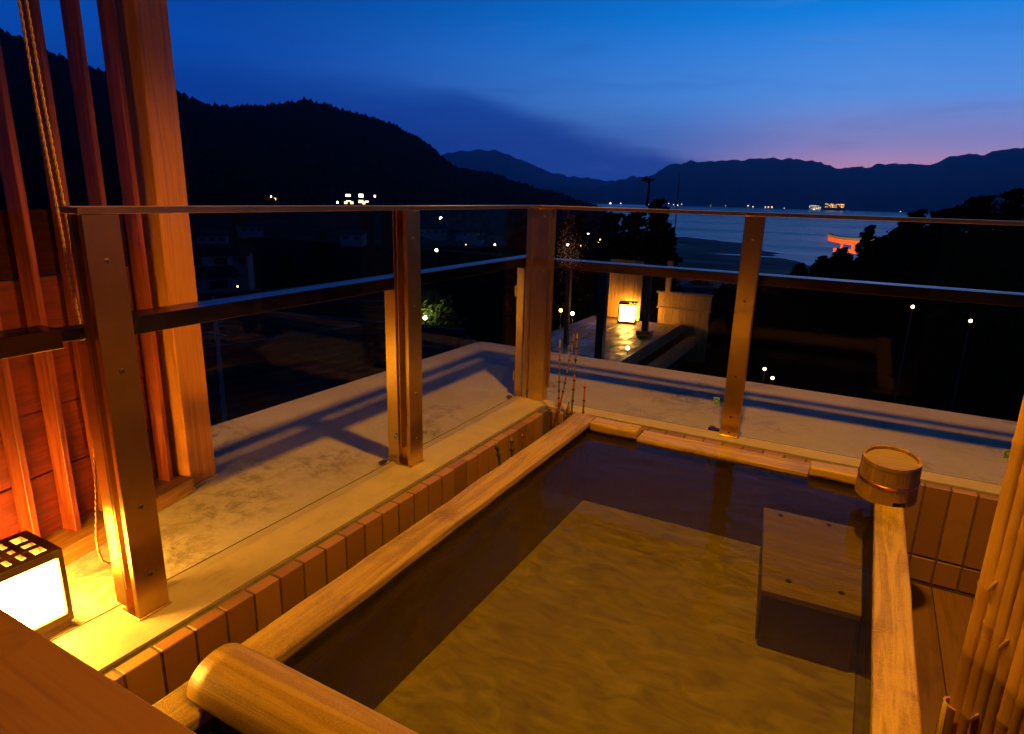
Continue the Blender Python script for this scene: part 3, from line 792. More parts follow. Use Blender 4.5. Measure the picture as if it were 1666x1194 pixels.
wbox('foot_plate', -.149, .001, -.088, .008, .001, .0115, M_sill, wp, .001)
# dark inner post in the gap beside the big post (the slat side panel)
wbox('dark_fin', -.12, -.035, -.122, -.0875, .002, 2.9, W['darkred'])

# hanging double cord
cd = thing('hanging_cord', (-.22, -2.32, .12), 'looped golden cord hanging in front of the slats beside the steel post', 'cord')
def cord(pts, name):
    off = Vector((-.22, -2.32, .12)); P = []
    for a, b in zip(pts, pts[1:]):
        l = (Vector(b)-Vector(a)).length; n = max(2, int(l/.02))
        for k in range(n): P.append(Vector(a).lerp(Vector(b), k/n))
    P.append(Vector(pts[-1])); P = [p-off for p in P]
    # two twisted strands
    bm = bmesh.new(); total = 0
    for ph in (0, math.pi):
        Q = []; acc = 0
        dense = []
        for a, b in zip(P, P[1:]):
            n = max(1, int((b-a).length/.0032))
            for k in range(n): dense.append(a.lerp(b, k/n))
        dense.append(P[-1])
        for i, p in enumerate(dense):
            a = dense[max(0, i-1)]; b = dense[min(len(dense)-1, i+1)]; tdir = (b-a).normalized()
            ref = Vector((1, 0, 0)); u = tdir.cross(ref).normalized() if abs(tdir.x) < .9 else tdir.cross(Vector((0, 1, 0))).normalized(); v = tdir.cross(u)
            ang = ph+i*.62
            Q.append(p+(u*math.cos(ang)+v*math.sin(ang))*.0019)
        tube(bm, Q, .0021, 5)
    finish(bm, name, M_cord, cd, smooth=True)
cord([(-.22, -2.335, 2.95), (-.22, -2.330, 1.554), (-.22, -2.327, 1.336), (-.22, -2.318, 1.101), (-.22, -2.314, .964), (-.22, -2.306, .80), (-.22, -2.305, .606), (-.22, -2.33, .347), (-.22, -2.3485, .21), (-.22, -2.348, .17), (-.22, -2.343, .143), (-.22, -2.331, .128), (-.22, -2.316, .12), (-.22, -2.299, .122), (-.22, -2.286, .137), (-.22, -2.284, .20)], 'strand')
cord([(-.22, -2.321, 2.95), (-.22, -2.315, 1.558), (-.22, -2.311, 1.338), (-.22, -2.301, 1.101), (-.22, -2.297, .962), (-.22, -2.288, .75), (-.22, -2.285, .60), (-.22, -2.290, .479), (-.22, -2.285, .348), (-.22, -2.284, .20)], 'strand')

# ================================================================== FLOOR LANTERN
LX0, LX1, LY0, LY1, LH = -.385, -.205, -2.625, -2.440, .236
LC = Vector(((LX0+LX1)/2, (LY0+LY1)/2, 0))
ln = thing('floor_lantern', LC, 'small square wooden lantern glowing white on the ledge at the left edge', 'lantern')
def lb(name, lo, hi, mt, par=ln, bv=.001): return box(name, lo, hi, mt, par, bv, LC if par is ln else Vector((0, 0, 0)))
lb('base_board', (LX0+.006, LY0+.006, .001), (LX1-.006, LY1-.006, .022), M_pale)
lb('base_frame', (LX0, LY0, .0225), (LX1, LY1, .046), W['lantern'])
for x0 in (LX0, LX1-.013):
    for y0 in (LY0, LY1-.013): lb('corner_post', (x0, y0, .0465), (x0+.013, y0+.013, LH-.024), W['lantern'])
lb('paper', (LX1-.011, LY0+.0135, .0465), (LX1-.009, LY1-.0135, LH-.0245), M_paper)
lb('paper', (LX0+.009, LY0+.0135, .0465), (LX0+.011, LY1-.0135, LH-.0245), M_paper)
lb('paper', (LX0+.0135, LY1-.011, .0465), (LX1-.0135, LY1-.009, LH-.0245), M_paper)
lb('paper', (LX0+.0135, LY0+.009, .0465), (LX1-.0135, LY0+.011, LH-.0245), M_paper)
# top: frame of bars leaving three columns of slots
zt0, zt1 = LH-.0235, LH
nx, ny = 3, 4; ed = .028
xs = [LX0+ed+(LX1-LX0-2*ed)*i/nx for i in range(nx+1)]; ys = [LY0+ed+(LY1-LY0-2*ed)*i/ny for i in range(ny+1)]
lb('top_border', (LX0, LY0, zt0), (LX1, LY0+ed-.003, zt1), W['lantern']); lb('top_border', (LX0, LY1-ed+.003, zt0), (LX1, LY1, zt1), W['lantern'])
lb('top_border', (LX0, LY0+ed-.0029, zt0), (LX0+ed-.004, LY1-ed+.0029, zt1), W['lantern']); lb('top_border', (LX1-ed+.004, LY0+ed-.0029, zt0), (LX1, LY1-ed+.0029, zt1), W['lantern'])
for i in range(1, nx): lb('grille_bar', (xs[i]-.010, LY0+ed-.0028, zt0+.004), (xs[i]+.010, LY1-ed+.0028, zt1-.001), W['lantern'])
for i in range(1, ny): lb('grille_bar', (LX0+ed-.0038, ys[i]-.0095, zt0+.006), (LX1-ed+.0038, ys[i]+.0095, zt1-.002), W['lantern'])
lb('top_paper', (LX0+ed-.0038, LY0+ed-.0028, zt0), (LX1-ed+.0038, LY1-ed+.0028, zt0+.002), M_paper)
def plight(name, loc, power, color, rad, par=None):
    l = bpy.data.lights.new(name, 'POINT'); l.energy = power; l.color = color; l.shadow_soft_size = rad
    o = bpy.data.objects.new(name, l); col.objects.link(o); o.location = loc
    if par: o.parent = par
    return o

# ================================================================== BAMBOO SCREEN (right)
BS = Vector((1.895, -1.36, -.46))
bs = thing('bamboo_screen', BS, 'screen of upright bamboo poles at the right edge of the picture', 'screen', None, R(-51))
random.seed(11)
def bpole(xc, yc, rad, z0, z1, nodes, par, mt, name='pole'):
    bm = bmesh.new(); P = []; Rr = []
    zs = [z0]; 
    for zn in nodes:
        if z0+.02 < zn < z1-.02: zs += [zn-.012, zn-.003, zn+.002, zn+.010]
    zs.append(z1)
    for z in zs:
        isn = any(abs(z-(zn-.003)) < 1e-6 or abs(z-(zn+.002)) < 1e-6 for zn in nodes)
        P.append((0, 0, z)); Rr.append(rad*(1.13 if isn else 1.0))
    tube(bm, P, Rr, 14)
    for v in bm.verts: v.co.y *= .42
    return finish(bm, name, mt, par, (xc, yc, 0), smooth=True)
x = 0.0
for i in range(40):
    rad = random.choice([.0125, .0150, .0165, .0185]); x += rad
    nodes = []; z = random.uniform(.0, .35)
    while z < 2.6: nodes.append(z); z += random.uniform(.26, .42)
    bpole(x+.001, random.uniform(-.003, .003)-.0*(i/34), rad, .0, 3.4, nodes, bs, W['bamboo']); x += rad-.0004
box('rail', (BS.x+.01, BS.y+.016, 1.35), (BS.x+.86, BS.y+.036, 1.39), W['ndark'], bs, .002, BS)
box('rail', (BS.x+.01, BS.y+.016, .0), (BS.x+.86, BS.y+.036, .04), W['ndark'], bs, .002, BS)
# node crescents in sight, as raised cut leaf sheaths
for (px, pz) in ((.045, .72), (.105, .60), (.080, .36)):
    bm = bmesh.new(); bmesh.ops.create_uvsphere(bm, u_segments=12, v_segments=8, radius=1.0, matrix=Matrix.Translation((px, -.0085, pz)) @ Matrix.Rotation(R(22), 4, 'Y') @ Matrix.Diagonal((.0045, .006, .022, 1)))
    finish(bm, 'sheath_scar', W['bamboo_cut'], bs, smooth=True)
# split half pole at the foot with its pale cut edge
hp = thing('split_bamboo', (1.905, -1.385, -.46), 'split bamboo half pole with a pale cut edge at the foot of the screen', 'bamboo', None, R(-40))
bm = bmesh.new(); ro, ri = .030, .024; n = 14; lo = []; hi = []
for z, L in ((0, lo), (.352, hi)):
    for k in range(n+1):
        a = R(150+k*150/n); L.append(bm.verts.new((math.cos(a)*ro, math.sin(a)*ro*.8, z)))
    for k in range(n+1):
        a = R(300-k*150/n); L.append(bm.verts.new((math.cos(a)*ri, math.sin(a)*ri*.8, z)))
nn = len(lo); bm.faces.new(lo[::-1]); bm.faces.new(hi)
for k in range(nn): bm.faces.new((lo[k], lo[(k+1) % nn], hi[(k+1) % nn], hi[k]))
finish(bm, 'shell', W['bamboo'], hp)
bm = bmesh.new(); tube(bm, [(-.004, -.024, .0), (-.006, -.025, .2), (-.012, -.024, .355)], .0062, 8); finish(bm, 'cut_edge', W['bamboo_cut'], hp, smooth=True)

# ================================================================== EAVE, LAMP AND ROOM BEHIND THE CAMERA
bm = bmesh.new(); abox(bm, (.15, -4.6, 3.20), (4.2, -.55, 3.30)); tag(finish(bm, 'eave_ceiling', W['ndark']), kind='structure')
bm = bmesh.new(); abox(bm, (-1.2, -4.72, -.5), (4.2, -4.6, 3.30)); tag(finish(bm, 'room_wall', W['ndark']), kind='structure')
lp = thing('ceiling_lamp', (LAMP.x, LAMP.y, 3.2), 'round ceiling lamp under the eave above the bathtub', 'lamp')
bm = bmesh.new(); bmesh.ops.create_cone(bm, cap_ends=True, segments=24, radius1=.13, radius2=.13, depth=.03, matrix=Matrix.Translation((0, 0, -.017))); finish(bm, 'lamp_body', M_darkmetal, lp)
bm = bmesh.new(); bmesh.ops.create_cone(bm, cap_ends=True, segments=24, radius1=.10, radius2=.10, depth=.02, matrix=Matrix.Translation((0, 0, -.043))); finish(bm, 'lamp_glass', M_lampglass, lp)
sl = bpy.data.lights.new('lamp_light', 'SPOT'); sl.energy = LAMP_POWER; sl.color = LAMP_COL; sl.shadow_soft_size = .075; sl.spot_size = R(112); sl.spot_blend = .45
slo = bpy.data.objects.new('lamp_light', sl); col.objects.link(slo); slo.parent = lp; slo.location = (0, 0, LAMP.z-3.2)

# ================================================================== NEIGHBOURING TERRACE
nt = thing('neighbour_terrace', (-3.0, 8.0, -1.45), 'lit wooden terrace of the next building seen through the corner glass', 'terrace')
NO = (-3.0, 8.0, -1.45)
m, t, o = mat('wet_terrace_floor'); c, _ = coords(t)
bsdf(t, o, t.mix(t.noise(c, 3, 6, .6), (.05, .03, .012), (.14, .085, .035)), t.maprange(t.noise(c, 2.4, 5, .6),   .35, .65, .28, .7), 0, t.bump(t.noise(c, 6, 3, .5), .25, .01), .3); M_wetfloor = m
def nb(name, lo, hi, mt, par=None, bv=.003): return box(name, lo, hi, mt, par or nt, bv, NO if (par or nt) is nt else par.location)
for i in range(9):
    nb('floor_board', (-3.78+i*.2135+.002, 5.3, -1.50), (-3.78+(i+1)*.2135-.002, 10.35, -1.45), M_wetfloor)
nb('edge_beam', (-1.858, 5.3, -1.62), (-1.74, 10.33, -1.40), W['nwall'])
nb('lower_beam', (-1.60, 5.3, -1.86), (-1.44, 10.33, -1.66), W['nwall'])
nb('support_wall', (-3.7, 5.5, -8.0), (-1.9, 10.8, -1.63), M_plaster2)
for i in range(4): nb('wall_board', (-3.46+i*.190, 10.36, -1.44), (-3.46+(i+1)*.190-.006, 10.40, -.16), W['nwall'])
for i in range(7): nb('fence_board', (-2.30+i*.155, 10.36, -2.2), (-2.30+(i+1)*.155-.006, 10.40, -1.125), W['nwall'])
nb('fence_rail', (-2.34, 10.33, -1.12), (-1.20, 10.42, -1.085), W['nwall'])
nb('fence_rail', (-2.32, 10.35, -1.08), (-1.20, 10.40, -.80), W['nwall'])
nb('fence_cap', (-2.36, 10.30, -.795), (-1.18, 10.45, -.75), W['nwall'])
for (px, py, wd, z1) in ((-2.19, 6.66, .13, .02), (-2.13, 8.93, .11, -.10), (-3.08, 7.28, .08, -.05)):
    nb('post', (px-wd/2, py-wd/2, -1.448), (px+wd/2, py+wd/2, z1), W['ndark'])
nb('post_foot', (-2.27, 8.80, -1.448), (-1.99, 9.06, -1.36), W['ndark'])
nb('post', (-2.16, 10.24, -.745), (-2.04, 10.30, -.10), W['nwall'])
n2 = thing('garden_lantern', (-2.86, 10.0, -1.448), 'glowing white box lantern on the wet floor of the neighbouring terrace', 'lantern')
n2.rotation_euler = (0, 0, R(14))
def lbx(name, lo, hi, mt): 
    c = Vector([(lo[i]+hi[i])/2 for i in range(3)]); h = [(hi[i]-lo[i])/2 for i in range(3)]
    bm = bmesh.new(); abox(bm, [-x for x in h], h, .003); return finish(bm, name, mt, n2, c)
lbx('base', (-.19, -.19, 0), (.19, .19, .05), W['ndark']); lbx('top', (-.19, -.19, .40), (.19, .19, .44), W['ndark'])
for sx in (-1, 1):
    for sy in (-1, 1): lbx('corner_post', (sx*.175-.015, sy*.175-.015, .0505), (sx*.175+.015, sy*.175+.015, .3995), W['ndark'])
for lo, hi in (((-.158, -.172, .051), (.158, -.168, .399)), ((.168, -.158, .051), (.172, .158, .399)), ((-.158, .168, .051), (.158, .172, .399)), ((-.172, -.158, .051), (-.168, .158, .399))): lbx('paper', lo, hi, M_paper2)
for i, (p, mt, lab) in enumerate((((-1.80, 6.95, -1.40), M_whitelight, 'tiny garden lamp on the edge beam of the neighbouring terrace'),
        (tuple(at(23.32, -10.64, 12.2)), M_whitelight, 'tiny white lamp glowing left of the neighbouring terrace'),
        (tuple(at(24.39, -10.41, 12.0)), M_orangelight, 'tiny orange lamp leftmost beside the neighbouring terrace'))):
    g = thing('garden_lamp', p, lab, 'lamp', 'tiny lamps by the neighbouring terrace')
    bm = bmesh.new(); bmesh.ops.create_icosphere(bm, subdivisions=2, radius=.032, matrix=Matrix.Translation((0, 0, .12))); finish(bm, 'bulb', mt, g, smooth=True)
    bm = bmesh.new(); tube(bm, [(0, 0, -.3 if i else 0), (0, 0, .10)], .008, 6); finish(bm, 'stake', M_darkmetal, g)

# ================================================================== LAMPS, HOUSES, TREES
def march(a, e, above):
    dd = 14.0
    while dd < 880:
        if CAM.z+math.tan(R(e))*dd <= ground(a, dd)+above: return dd
        dd *= 1.02
    return dd
def street_lamp(a, e, rpx, mt, label, above=4.5, dd=None, group='street lamps among the dark town', power=0, pc=(1, .7, .3)):
    dd = dd or march(a, e, above); p = at(a, e, dd); g = ground(a, dd)
    r = max(.06, rpx*dd/1042)
    t_ = thing('street_lamp', (p.x, p.y, min(g, p.z-2)), label, 'street lamp', group); h = p.z-t_.location.z
    bm = bmesh.new(); tube(bm, [(0, 0, 0), (0, 0, h-r)], [.05, .03], 6); finish(bm, 'pole', M_darkmetal, t_)
    bm = bmesh.new(); bmesh.ops.create_icosphere(bm, subdivisions=2, radius=r, matrix=Matrix.Translation((0, 0, h))); finish(bm, 'globe', mt, t_, smooth=True)
    if power: plight('lamp_glow', (0, 0, h+r+.3), power, pc, .2, t_)
    return t_, dd
SL = [(43.81, -.96, 1.3, M_whitelight, 'small white lamp leftmost beside the lit hall under the hill'),
      (39.06, -1.83, 1.4, M_whitelight, 'small white lamp just left of the second steel post, above the rail'),
      (35.18, -2.11, 2.0, M_whitelight, 'bright white lamp topmost right of the second steel post'),
      (35.57, -4.84, 2.3, M_whitelight, 'bright white lamp just above the blue mid rail right of the second post'),
      (30.45, -4.27, 1.2, M_whitelight, 'small lamp between the second post and the corner post'),
      (32.99, -4.32, 1.1, M_window, 'dim lamp left of the small lamp before the corner post'),
      (50.93, -5.74, 1.2, M_whitelight, 'small lamp beside the pale houses at left'),
      (52.12, -7.8, 1.3, M_warmlight, 'warm lamp below the pale houses just above the mid rail'),
      (23.66, -2.83, 1.7, M_orangelight, 'orange lamp topmost in the dark trees right of the corner post'),
      (22.3, -3.15, 1.4, M_whitelight, 'white lamp in the trees, second from the corner post'),
      (21.27, -3.54, 1.1, M_warmlight, 'faint lamp between the two white lamps in the dark trees'),
      (20.4, -3.04, 1.3, M_whitelight, 'white lamp under the mast tree, third from the corner post'),
      (19.1, -3.57, 1.7, M_warmlight, 'bright warm lamp in front of the mast tree'),
      (22.6, -3.63, 1.1, M_orangelight, 'small orange lamp low among the dark trees'),
      (23.98, -4.05, 3.2, M_warmlight, 'brightest lamp behind the wet corner glass'),
      (16.07, -3.77, 1.1, M_orangelight, 'pair of faint orange lamps right of the mast tree'),
      (-3.41, -7.45, 1.9, M_warmlight, 'warm lamp in the dark wood right of the right post, upper one'),
      (-7.15, -8.05, 1.5, M_warmlight, 'warm lamp in the dark wood at far right'),
      (6.49, -13.6, 1.7, M_warmlight, 'warm lamp just beyond the ledge right of the right post'),
      (5.77, -14.28, 1.3, M_warmlight, 'dim lamp lowest beyond the ledge right of the right post'),
      (49.0, -.62, .9, M_warmlight, 'faint lamp by the tiny lit roof on the hill at left')]
for a, e, rpx, mt, lab in SL: street_lamp(a, e, rpx, mt, lab)
street_lamp(36.62, -10.75, 3.2, M_whitelight, 'brightest garden lamp shining beside the leafy tree at the second post', dd=30, power=60, pc=(1, .85, .35))
for k in range(11):     # the row of lanterns along the shore path
    a = 22.9-k*.38; street_lamp(a, -4.15+k*.075, .75, M_orangelight, ['leftmost', 'second', 'third', 'fourth', 'fifth', 'sixth', 'seventh', 'eighth', 'ninth', 'tenth', 'rightmost'][k]+' from left in the row of small orange lanterns on the shore path', 2.0, None, 'row of orange lanterns along the shore path')

def house(a, e, wd, dp, hh, rot, label, lit=(), mt=None, dd=None, wins=3, above=4, rh=None, cat='house', name='house'):
    dd = dd or march(a, e, above); p = at(a, e, dd); z0 = ground(a, dd)-1.5
    hh_ = max(hh, p.z-z0)
    t_ = thing(name, (p.x, p.y, z0), label, cat, None, R(a)+R(rot)); mt = mt or M_plaster
    bm = bmesh.new(); abox(bm, (-wd/2, -dp/2, 0), (wd/2, dp/2, hh_), 0); finish(bm, 'wall', mt, t_)
    rh = rh or dp*.28; ov = .6
    bm = bmesh.new()
    y0, y1 = -dp/2-ov, dp/2+ov; x0, x1 = -wd/2-ov, wd/2+ov
    n = 12
    for s_ in (-1, 1):      # two slopes with courses stepped like tiles
        for k in range(n):
            ya = s_*(dp/2+ov)*(1-k/n); yb = s_*(dp/2+ov)*(1-(k+1)/n); za = hh_+rh*k/n; zb_ = hh_+rh*(k+1)/n
            lo = (x0, min(ya, yb), za-.02); hi = (x1, max(ya, yb), zb_+.06); abox(bm, lo, hi)
    finish(bm, 'roof', M_rooftile, t_)
    bm = bmesh.new(); abox(bm, (x0-.05, -.16, hh_+rh+.062), (x1+.05, .16, hh_+rh+.28)); finish(bm, 'ridge', M_rooftile, t_)
    for f_ in (-1, 1):      # gables
        bm = bmesh.new(); v = [bm.verts.new(q) for q in ((f_*wd/2, -dp/2, hh_), (f_*wd/2, dp/2, hh_), (f_*wd/2, 0, hh_+rh*.9), (f_*(wd/2-.1), -dp/2, hh_), (f_*(wd/2-.1), dp/2, hh_), (f_*(wd/2-.1), 0, hh_+rh*.9))]
        for q in ((0, 1, 2), (3, 5, 4), (0, 3, 4, 1), (1, 4, 5, 2), (2, 5, 3, 0)): bm.faces.new([v[i] for i in q])
        finish(bm, 'gable', mt, t_)
    for k in range(wins):
        xc = -wd/2+wd*(k+.5)/wins; ww = wd/wins*.5
        zt = hh_-.5
        f_ = box('window', (xc-ww/2-.06, -dp/2-.08, zt-1.36), (xc+ww/2+.06, -dp/2-.02, zt+.06), M_darkmetal, t_, 0)
        box('pane', (xc-ww/2, -dp/2-.10, zt-1.3), (xc+ww/2, -dp/2-.081, zt), M_window if k in lit else M_pane, f_, 0, f_.location)
    return t_, dd
house(54.3, -5.2, 9.5, 7, 4, 8, 'pale gabled house with a dark window beyond the cedar post', (), wins=2, above=6.0, dd=150)
house(52.3, -5.2, 7.5, 6, 4, -12, 'lower pale house with small windows right of the gabled one', (), wins=3, above=5.0, dd=158)
house(53.9, -6.9, 6, 5, 3, 20, 'small pale shed below the two pale houses', (), wins=1, above=3.0, dd=120)
house(53.6, -3.7, 10, 7, 4, -5, 'dim grey house with a wide roof above the pale houses', (), wins=3, above=5.0)
house(50.8, -3.0, 9, 6, 4, 15, 'dim grey house highest on the slope by the cedar post', (), wins=3, above=5.0)
house(42.6, -3.6, 9, 6, 4, -18, 'faint bluish roof alone below the lit hall', (), wins=2, above=5.0)
house(36.0, -3.0, 14, 8, 4, 5, 'faint bluish long roof right of the second steel post', (), wins=4, above=5.0)
house(32.6, -3.2, 12, 8, 4, -10, 'faint bluish roof between the second post and the corner post', (), wins=4, above=5.0)
hall, hd = house(41.9, -.95, 19, 9, 5, 0, 'lit hall with bright windows at the foot of the dark hill', (0, 1, 3, 4), M_plaster2, None, 6, 3, 4, 'hall', 'hall')
M_hallwin = emit('hall_window_light', (1, .72, .42), 5)
for (px, pz, w_, h_) in ((-6.6, -.9, 2.6, 1.2), (.2, -.9, 2.4, 1.8), (7.6, -1.0, .9, 1.2), (.2, -3.9, 2.8, 1.5), (3.4, -3.9, 2.2, 1.1), (-6.4, -3.8, 2.4, .7)):
    hz = hall.dimensions if False else None
    top = max(v.co.z for v in bpy.data.objects[hall.children[0].name].data.vertices)
    f_ = box('window', (px-w_/2-.1, -4.75, top+pz-h_/2-.1), (px+w_/2+.1, -4.62, top+pz+h_/2+.1), M_darkmetal, hall, 0)
    box('pane', (px-w_/2, -4.80, top+pz-h_/2), (px+w_/2, -4.755, top+pz+h_/2), M_hallwin, f_, 0, f_.location)
house(49.0, -.75, 6, 4, 3, 30, 'tiny shrine roof lit orange high on the dark slope at left', (0,), M_vermilion, 380, 1, 3)
# roofs right below the terrace on the left
house(50.6, -17.2, 8.5, 7, 3, 24, 'dark tiled roof nearest below the ledge at left', (), M_plaster2, 24, 3, 4)
house(43.8, -15.5, 9.5, 7.5, 3, -32, 'dark tiled roof with a bluish slope below the second bay of glass', (), M_plaster2, 27, 3, 4)
house(49.2, -11.4, 12, 8, 3, 12, 'long dark roof behind the two nearest roofs at left', (), M_plaster2, 42, 4, 4)
house(41.5, -12.2, 8, 6, 3, -15, 'flat looking dark roof just left of the second post', (), M_plaster2, 36, 3, 4)
house(54.8, -14.5, 6, 5, 3, 40, 'dark roof corner beside the cedar post', (), M_plaster2, 30, 2, 4)

# utility pole beside the cedar post
up_ = thing('utility_pole', (*at(54.0, 0, 19).xy, -9.0), 'thin grey utility pole behind the big cedar post', 'pole')
bm = bmesh.new(); tube(bm, [(0, 0, 0), (0, 0, 7.3)], [.09, .05], 8); finish(bm, 'shaft', M_plaster, up_)
bm = bmesh.new(); abox(bm, (-.4, -.04, 6.2), (.4, .04, 6.28)); finish(bm, 'cross_arm', M_darkmetal, up_)
# thin mast
ma = thing('antenna_mast', (*at(15.0, 0, 27).xy, -11.0), 'very thin tall mast rising in front of the strait', 'mast')
top = at(15.0, 2.0, 27).z+11
bm = bmesh.new(); tube(bm, [(0, 0, 0), (0, 0, top*.7), (0, 0, top)], [.05, .03, .012], 6); finish(bm, 'shaft', M_darkmetal, ma)

def leaves(bm, c, rx, rz, n, s):
    for _ in range(n):
        while True:
            v = Vector((random.gauss(0, .52), random.gauss(0, .52), random.gauss(0, .52)))
            if v.length < 1.7: break
        p = c+Vector((v.x*rx, v.y*rx, v.z*rz)); q = Vector((random.gauss(0, 1), random.gauss(0, 1), random.gauss(0, 1))).normalized()
        u = q.orthogonal().normalized(); w_ = q.cross(u); ss = s*random.uniform(.6, 1.3)
        bm.faces.new([bm.verts.new(p+u*ss), bm.verts.new(p+w_*ss*.45), bm.verts.new(p-u*ss), bm.verts.new(p-w_*ss*.45)])
def tree(a, dd, etop, rad, label, kind='pine', dens=1.0, mt=None, group='dark trees between the terrace and the shore', depth=None):
    p = at(a, 0, dd); g = ground(a, dd); ztop = CAM.z+math.tan(R(etop))*dd; H = ztop-g
    t_ = thing('pine_tree' if kind != 'broad' else 'leafy_tree', (p.x, p.y, g), label, 'tree', group)
    bm = bmesh.new(); lean = random.uniform(-.04, .04)
    pts = [(lean*H*f*f+.15*math.sin(f*9+a), .1*math.sin(f*7+a), H*f*.97) for f in (0, .2, .4, .6, .8, 1.0)]
    tube(bm, pts, [max(.03, .018*H*(1-.88*f)) for f in (0, .2, .4, .6, .8, 1)], 7)
    fb = bmesh.new(); vis = depth or min(H*.9, rad*4.5)
    ls = max(.05, dd*.0035)
    np_ = int(30*dens)
    for i in range(np_):
        f = (i+.5)/np_; z = H-vis*f
        if kind == 'pine':
            rr_ = rad*(.25+.95*min(1, f*1.5))*random.uniform(.4, 1.0); ang = i*2.4+random.uniform(-.5, .5); k = random.uniform(.3, .9)
            c = Vector((math.cos(ang)*rr_*k+lean*H, math.sin(ang)*rr_*k, z)); prx = rad*random.uniform(.28, .55)*(.35+.65*min(1, f*2)); prz = prx*.40; c.z -= prz*.6
        else:
            ang = i*2.4; k = random.uniform(0, .8)*math.sin(math.pi*min(1, f*.9+.12)); c = Vector((math.cos(ang)*rad*k, math.sin(ang)*rad*k, z)); prx = rad*random.uniform(.3, .5); prz = prx*.8
        tube(bm, [(lean*H*(c.z/H)**2, 0, max(.1, c.z-rad*.15)), tuple(c)], [.05, .015], 4, False)
        leaves(fb, c, prx, prz, int(105*dens), ls*1.05)
    finish(bm, 'trunk', M_bark, t_); finish(fb, 'crown', mt or M_leaf, t_)
    return t_
random.seed(21)
TR = [(-2.78, 45, -.35, 1.5, 'small dark pine crown just left of the taller ones at far right'),
      (-4.05, 48, -.28, 1.5, 'rounded dark pine crown rising over the rail at right'),
      (-5.05, 44, -.05, 1.2, 'pointed dark pine between round crown and the tall pines'),
      (-6.3, 38, .72, 1.9, 'tall layered dark pine, second highest at far right'),
      (-7.9, 36, 1.28, 2.0, 'highest dark pine at the far right edge'),
      (-10.4, 40, 1.7, 2.6, 'dark pine outside the right edge behind the bamboo'),
      (-1.9, 50, -1.1, 1.6, 'ragged dark pine showing water between its branches'),
      (.57, 48, -1.62, .8, 'dark pine crown standing in front of the orange gate'),
      (-.75, 44, -2.45, 1.5, 'low dark pine right of the orange gate'),
      (1.95, 44, -3.45, .95, 'low dark tree top in front of the left gate pillar'),
      (3.4, 52, -4.15, .9, 'sparse dark tree top left of the orange gate'),
      (4.9, 56, -4.85, 1.0, 'sparse spreading dark branches farthest left of the gate'),
      (-4.2, 40, -1.6, 2.8, 'broad dark pine filling the slope under the round crown'),
      (-7.0, 34, -1.0, 2.8, 'broad dark pine under the highest one'),
      (-1.2, 38, -4.2, 2.4, 'broad dark tree below the low pine by the gate'),
      (1.8, 40, -5.2, 2.2, 'broad dark tree lower in front of the gate'),
      (4.4, 42, -6.2, 2.2, 'broad dark tree below the sparse branches'),
      (-3.3, 50, -2.9, 3.0, 'wide dark pine in the wood behind the two front ones'),
      (-8.8, 44, -1.6, 3.2, 'wide dark pine in the wood at the far right'),
      (-5.9, 46, -1.9, 2.6, 'wide dark pine in the middle of the wood at right'),
      (0.0, 52, -4.1, 2.6, 'wide dark tree behind the low ones by the gate'),
      (3.2, 54, -5.6, 2.4, 'wide dark tree at the shore side of the wood'),
      (7.2, 60, -6.7, 2.6, 'low dark tree behind the right steel post'),
      (10.3, 70, -6.9, 2.8, 'low dark tree top touching the mid rail left of the right post'),
      (12.6, 64, -6.6, 2.4, 'low dark tree by the tidal flats under the mast'),
      (14.75, 27, -2.4, .5, 'slender dark tree at the foot of the thin mast'),
      (16.3, 40, -.72, 1.25, 'dark tree right of the bare-topped tree'),
      (18.6, 46, -1.0, 1.6, 'dark tree left of the bare-topped tree'),
      (19.9, 60, -1.25, 2.0, 'dark tree second left of the bare-topped tree'),
      (21.3, 75, -1.15, 2.6, 'dark tree in the row above the shore lamps'),
      (23.2, 90, -1.3, 3.0, 'dark tree right of the corner post above the lamps'),
      (25.4, 100, -1.4, 3.4, 'dark tree just right of the corner post'),
      (28.5, 90, -1.9, 3.0, 'dark tree left of the corner post'),
      (31.5, 110, -2.2, 3.2, 'dark tree in the town between the posts'),
      (34.4, 80, -3.0, 2.6, 'dark tree right of the second post'),
      (38.2, 90, -2.6, 3.0, 'dark tree left of the second post'),
      (45.5, 85, -3.4, 3.2, 'dark tree in the middle of the left bay'),
      (48.2, 60, -5.4, 2.4, 'dark tree right of the pale houses'),
      (16.9, 31, -1.0, 1.5, 'dense dark tree just right of the bare-topped trunk'),
      (18.2, 36, -1.15, 1.7, 'dense dark tree left of the bare-topped trunk, lower than its neighbour'),
      (19.3, 44, -1.2, 2.0, 'dense dark tree behind the bright warm lamp'),
      (20.4, 55, -1.25, 2.4, 'dense dark tree where the strait begins'),
      (16.0, 34, -1.9, 1.2, 'small dark tree by the thin mast, reaching the water'),
      (18.9, 38, -3.2, 2.2, 'low dense dark tree below the bare-topped one'),
      (20.2, 46, -3.6, 2.4, 'low dense dark tree below the white lamps'),
      (22.0, 60, -1.9, 3.0, 'wide dark tree around the shore lamps'),
      (24.6, 70, -1.8, 3.4, 'wide dark tree close to the corner post'),
      (17.0, 34, -2.6, 2.0, 'broad dark tree under the bare-topped one'),
      (20.9, 55, -3.9, 2.2, 'dark tree under the white lamps')]
for a, dd, e, rad, lab in TR: tree(a, dd, e, rad, lab, 'pine', 1.0 if dd < 60 else .8)
